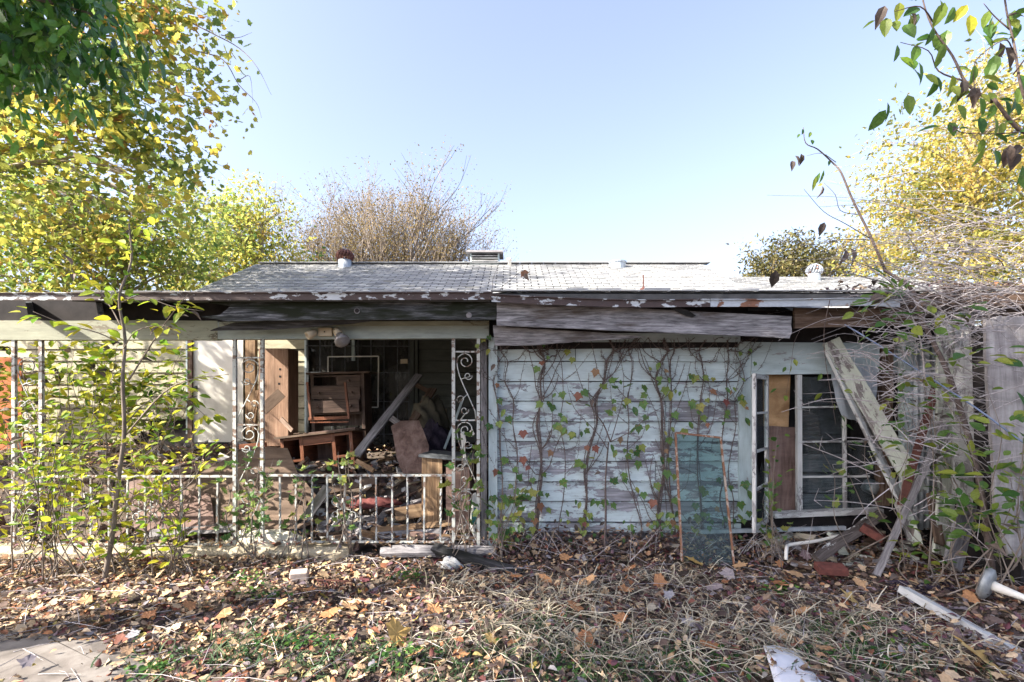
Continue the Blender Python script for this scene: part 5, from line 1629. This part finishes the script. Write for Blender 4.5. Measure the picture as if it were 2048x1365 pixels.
tree('shade_tree', 'second big leafy tree behind the yard', [V3((-5.6, -2.2, 0)), V3((-5.6, -2.2, 4)), V3((-5.5, -2.1, 7)), V3((-5.4, -2, 10))], .3,
     [((-5.4, -1.6, 8.0), (2.6, 2.0, 2.6)), ((-3.2, -1.4, 7.0), (2.0, 1.7, 1.9)), ((-8.6, -2, 10), (2.4, 2, 2.2))], 300, 60, .36, T_OVAL2, .21, 'L_shade', 'bark_light', (.5, .3), .3, seed=15)

tree('dapple_tree', 'slender leafy tree just left of the porch', [V3((-11, 6.0, 0)), V3((-10.9, 6.0, 3)), V3((-10.4, 6.2, 5)), V3((-9.9, 6.4, 6.5))], .12,
     [((-9.9, 6.5, 5.2), (1.5, 1.7, 1.6)), ((-11.0, 5.4, 4.6), (1.3, 1.5, 1.4))], 70, 46, .22, T_OVAL2, .15, 'L_yg', 'bark', (.4, .28), .5, seed=17)

# bare twiggy tree behind the roof
t = thing('twiggy_tree', 'nearly bare fan-shaped tree with tan leaves behind the roof', 'tree', (-5.4, 20.5, 0))
mb = MB()
tips = []
rt = random.Random(4)


def grow(p, d, L, r, dep):
    n = 4
    path = [p]
    q, dd = p, d.copy()
    for i in range(n):
        dd = (dd + Vector((rt.gauss(0, .09), rt.gauss(0, .09), .05))).normalized()
        q = q + dd * (L / n)
        path.append(q)
        if dep <= 2:
            tips.append(q)
    mb.tube(path, taper(n + 1, r, r * .6), 3 if dep < 3 else 5, cap=False)
    if dep == 0:
        return
    for k in range(4 if dep > 1 else 4):
        i = rt.randrange(1, n + 1) if k else n
        nd_ = (dd + Vector((rt.gauss(0, .42), rt.gauss(0, .3), rt.gauss(.08, .25)))).normalized()
        grow(path[i], nd_, L * rt.uniform(.55, .8), r * .55, dep - 1)


for i in range(12):
    a = (i - 5.5) / 5.5
    grow(Vector((-4.9 + a * .4, 20.5, 2.4)), Vector((a * .95, rt.gauss(0, .2), 1.0)).normalized(), 3.5 - .7 * abs(a), .075, 4)
for q in NR.normal(size=(1500, 3)):       # fine twigs filling the dome
    q = q / np.linalg.norm(q) * NR.random() ** .35 * np.array([3.5, 1.5, 3.2])
    a_ = Vector((-4.85 + q[0], 20.5 + q[1], 6.9 + abs(q[2])))
    d_ = (a_ - Vector((-4.9, 20.5, 3.5))).normalized() + Vector((rt.gauss(0, .3), rt.gauss(0, .3), rt.gauss(0, .2)))
    mb.tube([a_ - d_ * .35, a_ + rv(.03), a_ + d_ * .3], [.012, .008, .003], 3, cap=False)
mb.build('trunk', 'bark', t)
tips = np.array([tuple(q) for q in tips])
sel = tips[NR.integers(0, len(tips), 26000)]
dome = NR.normal(size=(13000, 3))
dome /= np.linalg.norm(dome, axis=1, keepdims=True)
dome *= NR.random((13000, 1)) ** .38 * np.array([3.55, 1.6, 3.3])
dome[:, 2] = np.abs(dome[:, 2])
dome += np.array([-4.85, 20.5, 6.9])
sel = np.concatenate([sel, dome])
pos = sel + NR.normal(size=sel.shape) * .22
me = bulk_mesh('crown', T_OVAL2[0], T_OVAL2[1], pos, NR.normal(size=sel.shape) - np.array([0, 0, .5]), NR.normal(size=sel.shape) + np.array([0, 0, .6]), NR.uniform(.05, .10, len(pos)), NR.normal(.5, .25, len(pos)), 'L_tan')
link('crown', me, t)

# ------------------------------------------------------------------ leaf litter, straw, grass
def field(n, x0, x1, y0, y1, dens=None):
    out = []
    while len(out) < n:
        x, y = R.uniform(x0, x1), R.uniform(y0, y1)
        if abs(x) > y * 1.12 + .4:
            continue
        if dens and R.random() > dens(x, y):
            continue
        out.append((x, y))
    return out


def in_path(x, y):
    return x < -2.62 + (y - 3.1) * -.55 and y < 3.62


def litter_pts():
    out = []
    for x, y in field(21500, -7, 6.5, 2.7, 5.75, lambda x, y: .05 if in_path(x, y) else (1 if y > 3.6 or x < 0 else .8)):
        out.append((x, y, gz(x, y) + (.045 if in_path(x, y) else 0) + R.random() ** 2 * .05 + (.10 * R.random() * smooth((y - 5.25) / .4) if x > -.3 else 0)))
    for x, y in field(3600, -9.3, -2.6, 5.85, 8.75):
        out.append((x, y, pz(x, y) + R.random() ** 2 * .05))
    for x, y in field(900, -2.6, -.35, 5.85, 8.4):
        out.append((x, y, pz(x, y) + R.random() * .10))
    for x, y in field(1500, -.6, 6, 2.8, 4.6):
        out.append((x, y, gz(x, y) + R.uniform(.04, .10)))
    for _ in range(2600):
        x, y = R.uniform(-.2, 4.6), 5.78 - abs(R.gauss(0, .22))
        out.append((x, y, gz(x, y) + R.random() * .26 * smooth((y - 5.3) / .45)))
    for _ in range(260):
        x = R.uniform(-5.8, -.3)
        out.append((x, R.uniform(5.58, 5.8), .15 + R.random() * .03))
    for _ in range(420):
        x = R.uniform(3.3, 5.8)
        out.append((x, R.uniform(5.2, 6.0), 2.88 + R.random() * .06 + max(0, (x - 4.1)) * .03))
    return np.array(out)


lp = litter_pts()
n = len(lp)
kinds_ = NR.random(n)
tint = NR.random(n)
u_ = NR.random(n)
shade_tint = np.where(u_ < .5, NR.uniform(0, .24, n), np.where(u_ < .66, NR.uniform(.80, .88, n), np.where(u_ < .74, NR.uniform(.89, .95, n), NR.uniform(.24, .80, n))))
tint = np.where(lp[:, 0] + NR.normal(0, .7, n) > -1.0, shade_tint, tint)  # leaves on the right get darker tints, foreground shade painted into their colour
objs = []
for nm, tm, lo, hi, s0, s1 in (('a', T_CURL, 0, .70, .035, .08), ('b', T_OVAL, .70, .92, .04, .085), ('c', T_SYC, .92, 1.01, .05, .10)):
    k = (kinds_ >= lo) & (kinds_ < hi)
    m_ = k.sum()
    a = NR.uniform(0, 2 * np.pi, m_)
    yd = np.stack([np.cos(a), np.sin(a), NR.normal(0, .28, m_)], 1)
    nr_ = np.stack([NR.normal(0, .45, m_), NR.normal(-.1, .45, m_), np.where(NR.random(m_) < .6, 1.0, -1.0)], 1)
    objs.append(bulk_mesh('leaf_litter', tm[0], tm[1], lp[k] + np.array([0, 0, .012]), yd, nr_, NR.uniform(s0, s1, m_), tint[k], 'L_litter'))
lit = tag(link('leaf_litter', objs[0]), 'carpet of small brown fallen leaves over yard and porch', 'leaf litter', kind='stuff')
for o_ in objs[1:]:
    tag(link('broad_leaves', o_, lit), kind='stuff')
# twigs in the litter
mb = MB()
for x, y in field(520, -5.5, 5.5, 2.9, 5.7):
    a = R.uniform(0, 6.28)
    L = R.uniform(.08, .5)
    p = Vector((x, y, gz(x, y) + .045))
    d = Vector((math.cos(a) * L, math.sin(a) * L, R.gauss(.01, .04)))
    mb.tube([p, p + d * .5 + Vector((0, 0, R.uniform(0, .03))), p + d], [.003, .0025, .0012], 4, cap=False)
tag(mb.build('twig_litter', 'twig'), 'thin dead twigs strewn through the fallen leaves', 'twigs', kind='stuff')


def blades(name, label, n_, gen, mat, segs=5, kind='stuff'):
    """ribbons; gen gives base, heading, length, rise, end drop, width"""
    V, F, T = [], [], []
    for _ in range(n_):
        p, a, L, h, wd_, tn = gen()
        k = len(V)
        sx, sy = -math.sin(a) * wd_, math.cos(a) * wd_
        bend, kink, kp = R.gauss(0, .5), R.gauss(0, .55), R.uniform(.3, .8)
        for i in range(segs + 1):
            t_ = i / segs
            aa = a + bend * t_ + (kink if t_ > kp else 0)
            x, y = p[0] + math.cos(aa) * L * t_, p[1] + math.sin(aa) * L * t_
            z = p[2] + h[0] * math.sin(math.pi * min(1, t_ * h[1])) + h[2] * t_
            w_ = 1 - .8 * t_ ** 3
            V += [(x - sx * w_, y - sy * w_, z), (x + sx * w_, y + sy * w_, z + wd_ * .6)]
        F += [(k + 2 * i, k + 2 * i + 1, k + 2 * i + 3, k + 2 * i + 2) for i in range(segs)]
        T += [tn] * segs
    me = bpy.data.meshes.new(name)
    me.from_pydata(V, [], F)
    at = me.attributes.new('tint', 'FLOAT', 'FACE')
    at.data.foreach_set('value', T)
    me.materials.append(M[mat])
    return tag(link(name, me), label, name.replace('_', ' '), kind=kind)


def gp(px, py):
    """where the sight line through a photo point meets the yard"""
    Y = EYE * 1024 / (py - 800)
    return ((px - 1024) * Y / 1024, Y)


CL = [(gp(*q), s_) for q, s_ in (((1150, 1200), .30), ((1060, 1230), .25), ((1330, 1165), .25), ((1390, 1230), .35), ((1480, 1290), .40), ((1250, 1300), .40), ((1100, 1310), .35), ((1600, 1300), .40), ((1690, 1250), .35), ((940, 1190), .25), ((1000, 1290), .3), ((1800, 1320), .35), ((1350, 1330), .4))]


def straw():
    c, s_ = R.choice(CL)
    x, y = c[0] + R.gauss(0, s_ * 1.0), c[1] + R.gauss(0, s_ * .5)
    a = R.gauss(-.5, 1.0) + (math.pi if R.random() < .35 else 0)
    L = R.choice((R.uniform(.08, .25), R.uniform(.2, .7)))
    return (x, y, gz(x, y) + .02 + R.random() * .05), a, L, (R.uniform(.01, .13), R.uniform(.8, 1.2), R.gauss(0, .02)), R.uniform(.0016, .0046), R.random()


blades('dead_grass', 'bent straw-coloured dead grass matted over the yard', 1400, straw, 'L_straw', 6)
GC = [(gp(*q), s_) for q, s_ in (((1010, 1330), .35), ((1150, 1340), .4), ((900, 1345), .3), ((1250, 1345), .35), ((1080, 1260), .2), ((520, 1290), .25), ((460, 1330), .25), ((1380, 1345), .3), ((700, 1330), .25), ((1700, 1280), .2), ((1750, 1330), .25))]


def grass():
    c, s_ = R.choice(GC)
    x, y = c[0] + R.gauss(0, s_ * 1.2), c[1] + R.gauss(0, s_ * .6)
    L = R.uniform(.03, .16)
    return (x, y, gz(x, y) + .005), R.uniform(0, 6.28), L, (R.uniform(0, .03), 1, R.uniform(.02, .11)), R.uniform(.003, .006), R.random()


blades('green_grass', 'tufts of green grass growing through the dead straw', 1900, grass, 'L_grass', 4)
# low green weeds
wp = []
for c, s_ in [(gp(*q), s_) for q, s_ in (((1700, 1260), .22), ((1730, 1310), .25), ((1660, 1330), .2), ((1250, 1330), .3), ((1130, 1340), .3), ((800, 1320), .2), ((520, 1200), .2), ((490, 1175), .15), ((300, 1350), .1), ((600, 1300), .2), ((1390, 1330), .3), ((820, 1160), .12), ((1550, 1190), .15))]:
    for _ in range(70):
        x, y = c[0] + R.gauss(0, s_ * .8), c[1] + R.gauss(0, s_ * .5)
        wp.append((x, y, gz(x, y) + R.uniform(.03, .10)))
wp = np.array(wp)
n = len(wp)
a = NR.uniform(0, 2 * np.pi, n)
me = bulk_mesh('low_weeds', T_OVAL[0], T_OVAL[1], wp, np.stack([np.cos(a), np.sin(a), NR.normal(0, .3, n)], 1), np.stack([NR.normal(0, .4, n), NR.normal(-.2, .4, n), np.ones(n)], 1), NR.uniform(.025, .055, n), NR.random(n), 'L_green')
tag(link('low_weeds', me), 'low green weeds sprouting from the leaf litter', 'weeds', kind='stuff')

# large fallen leaves that can be told apart
FG = 'large fallen leaves on the yard'


LMK = [('pale brick', 598, 1152), ('small rusty grate', 668, 1168), ('white plastic bag', 898, 1132), ('dark fallen post', 980, 1132), ('bare sapling foot', 1210, 1118), ('glass sheet foot', 1415, 1138),
       ('clear cup', 1525, 1172), ('red brick', 1662, 1138), ('grey stick foot', 1752, 1150), ('dark purple cloth', 1850, 1178), ('white painted stick', 1915, 1260), ('white paper sheet', 1580, 1330),
       ('concrete path', 120, 1310), ('brown sapling foot', 208, 1165), ('lamp base', 1970, 1166)]
NAMED = {}


def fallen(px, py, s_, kind='fall', label=None, stand=0.0, rot=None):
    x, y = gp(px, py)
    z = gz(x, y) + .085
    a = R.uniform(0, 6.28) if rot is None else rot
    d = Vector((math.cos(a), math.sin(a), R.gauss(0, .15)))
    nn_ = Vector((R.gauss(0, .3), -stand + R.gauss(-.1, .25), 1))
    o_ = tag(leaf(None, kind, Vector((x, y, z)) - d * s_ * .4, d, nn_, s_, 'fallen_leaf'), label, 'leaf', FG)
    if label is None:
        nm_, lx, ly = min(LMK, key=lambda q: math.hypot(q[1] - px, (q[2] - py) * 1.6))
        side = ('left of' if px < lx else 'right of') if abs(px - lx) > abs(py - ly) else ('in front of' if py > ly else 'behind')
        NAMED.setdefault((nm_, side), []).append((math.hypot(px - lx, py - ly), o_))


fallen(1965, 1352, .30, 'gold', 'very large golden leaf at the bottom right corner', .9, .9)
fallen(1705, 1222, .22, 'gold', 'large golden leaf below the white painted stick', .5, 1.2)
fallen(1388, 1140, .17, 'gold', 'large tan leaf standing against the foot of the glass sheet', 1.2, 1.4)
fallen(795, 1285, .20, 'gold', 'large tan leaf left of the straw in the foreground', .8, .9)
fallen(985, 1308, .12, 'gold', 'yellow oval leaf in the foreground grass', .4, .4)
for px, py, s_ in ((1175, 1190, .16), (1150, 1235, .15), (1250, 1205, .13), (1455, 1165, .17), (1430, 1190, .14), (1590, 1160, .17), (1560, 1185, .15), (1480, 1145, .14), (1610, 1130, .13), (1690, 1120, .14), (1740, 1110, .13), (1560, 1290, .15),
                  (1605, 1240, .14), (1520, 1240, .12), (1755, 1240, .12), (1650, 1320, .12), (1170, 1300, .14), (1320, 1180, .13), (1090, 1180, .13), (1030, 1170, .14), (700, 1225, .16), (660, 1245, .13), (760, 1215, .14), (830, 1330, .15), (1240, 1260, .12),
                  (920, 1335, .12), (1420, 1320, .14), (560, 1230, .12), (620, 1195, .11), (1900, 1250, .12), (1840, 1160, .12), (1940, 1220, .12), (1790, 1130, .13), (1260, 1155, .15), (1130, 1140, .15), (1345, 1100, .14), (380, 1230, .12), (300, 1250, .12), (240, 1210, .12),
                  (170, 1230, .11), (90, 1200, .11), (450, 1250, .12), (1720, 1180, .12), (1380, 1275, .13), (870, 1240, .13)):
    fallen(px, py, s_ * R.uniform(.85, 1.15), stand=R.uniform(0, .6))
ORD = ('nearest', 'second nearest', 'third nearest', 'fourth nearest', 'fifth nearest', 'sixth nearest', 'seventh nearest', 'eighth nearest')
for (nm_, side), lst in NAMED.items():
    lst.sort(key=lambda q: q[0])
    for k_, (_, o_) in enumerate(lst):
        o_['label'] = 'large fallen leaf lying %s the %s' % (side, nm_) + ('' if len(lst) == 1 else ', %s of them' % ORD[k_])

sapling('hanging_tendril', 'thin dark tendril with red-brown leaves curling over the roof edge', 'tendril', [
    (.003, .0015, [(978, 600, 5.15), (984, 580, 5.15), (986, 555, 5.15), (998, 528, 5.15)]),
    (.003, .0015, [(992, 600, 5.15), (1000, 575, 5.15), (1020, 555, 5.15), (1046, 542, 5.15)])], 'twig_dark', 'dry', 0, .08, None, .01,
    extra=[('red', 1046, 543, 5.15, .10), ('dry', 1050, 547, 5.13, .09)])
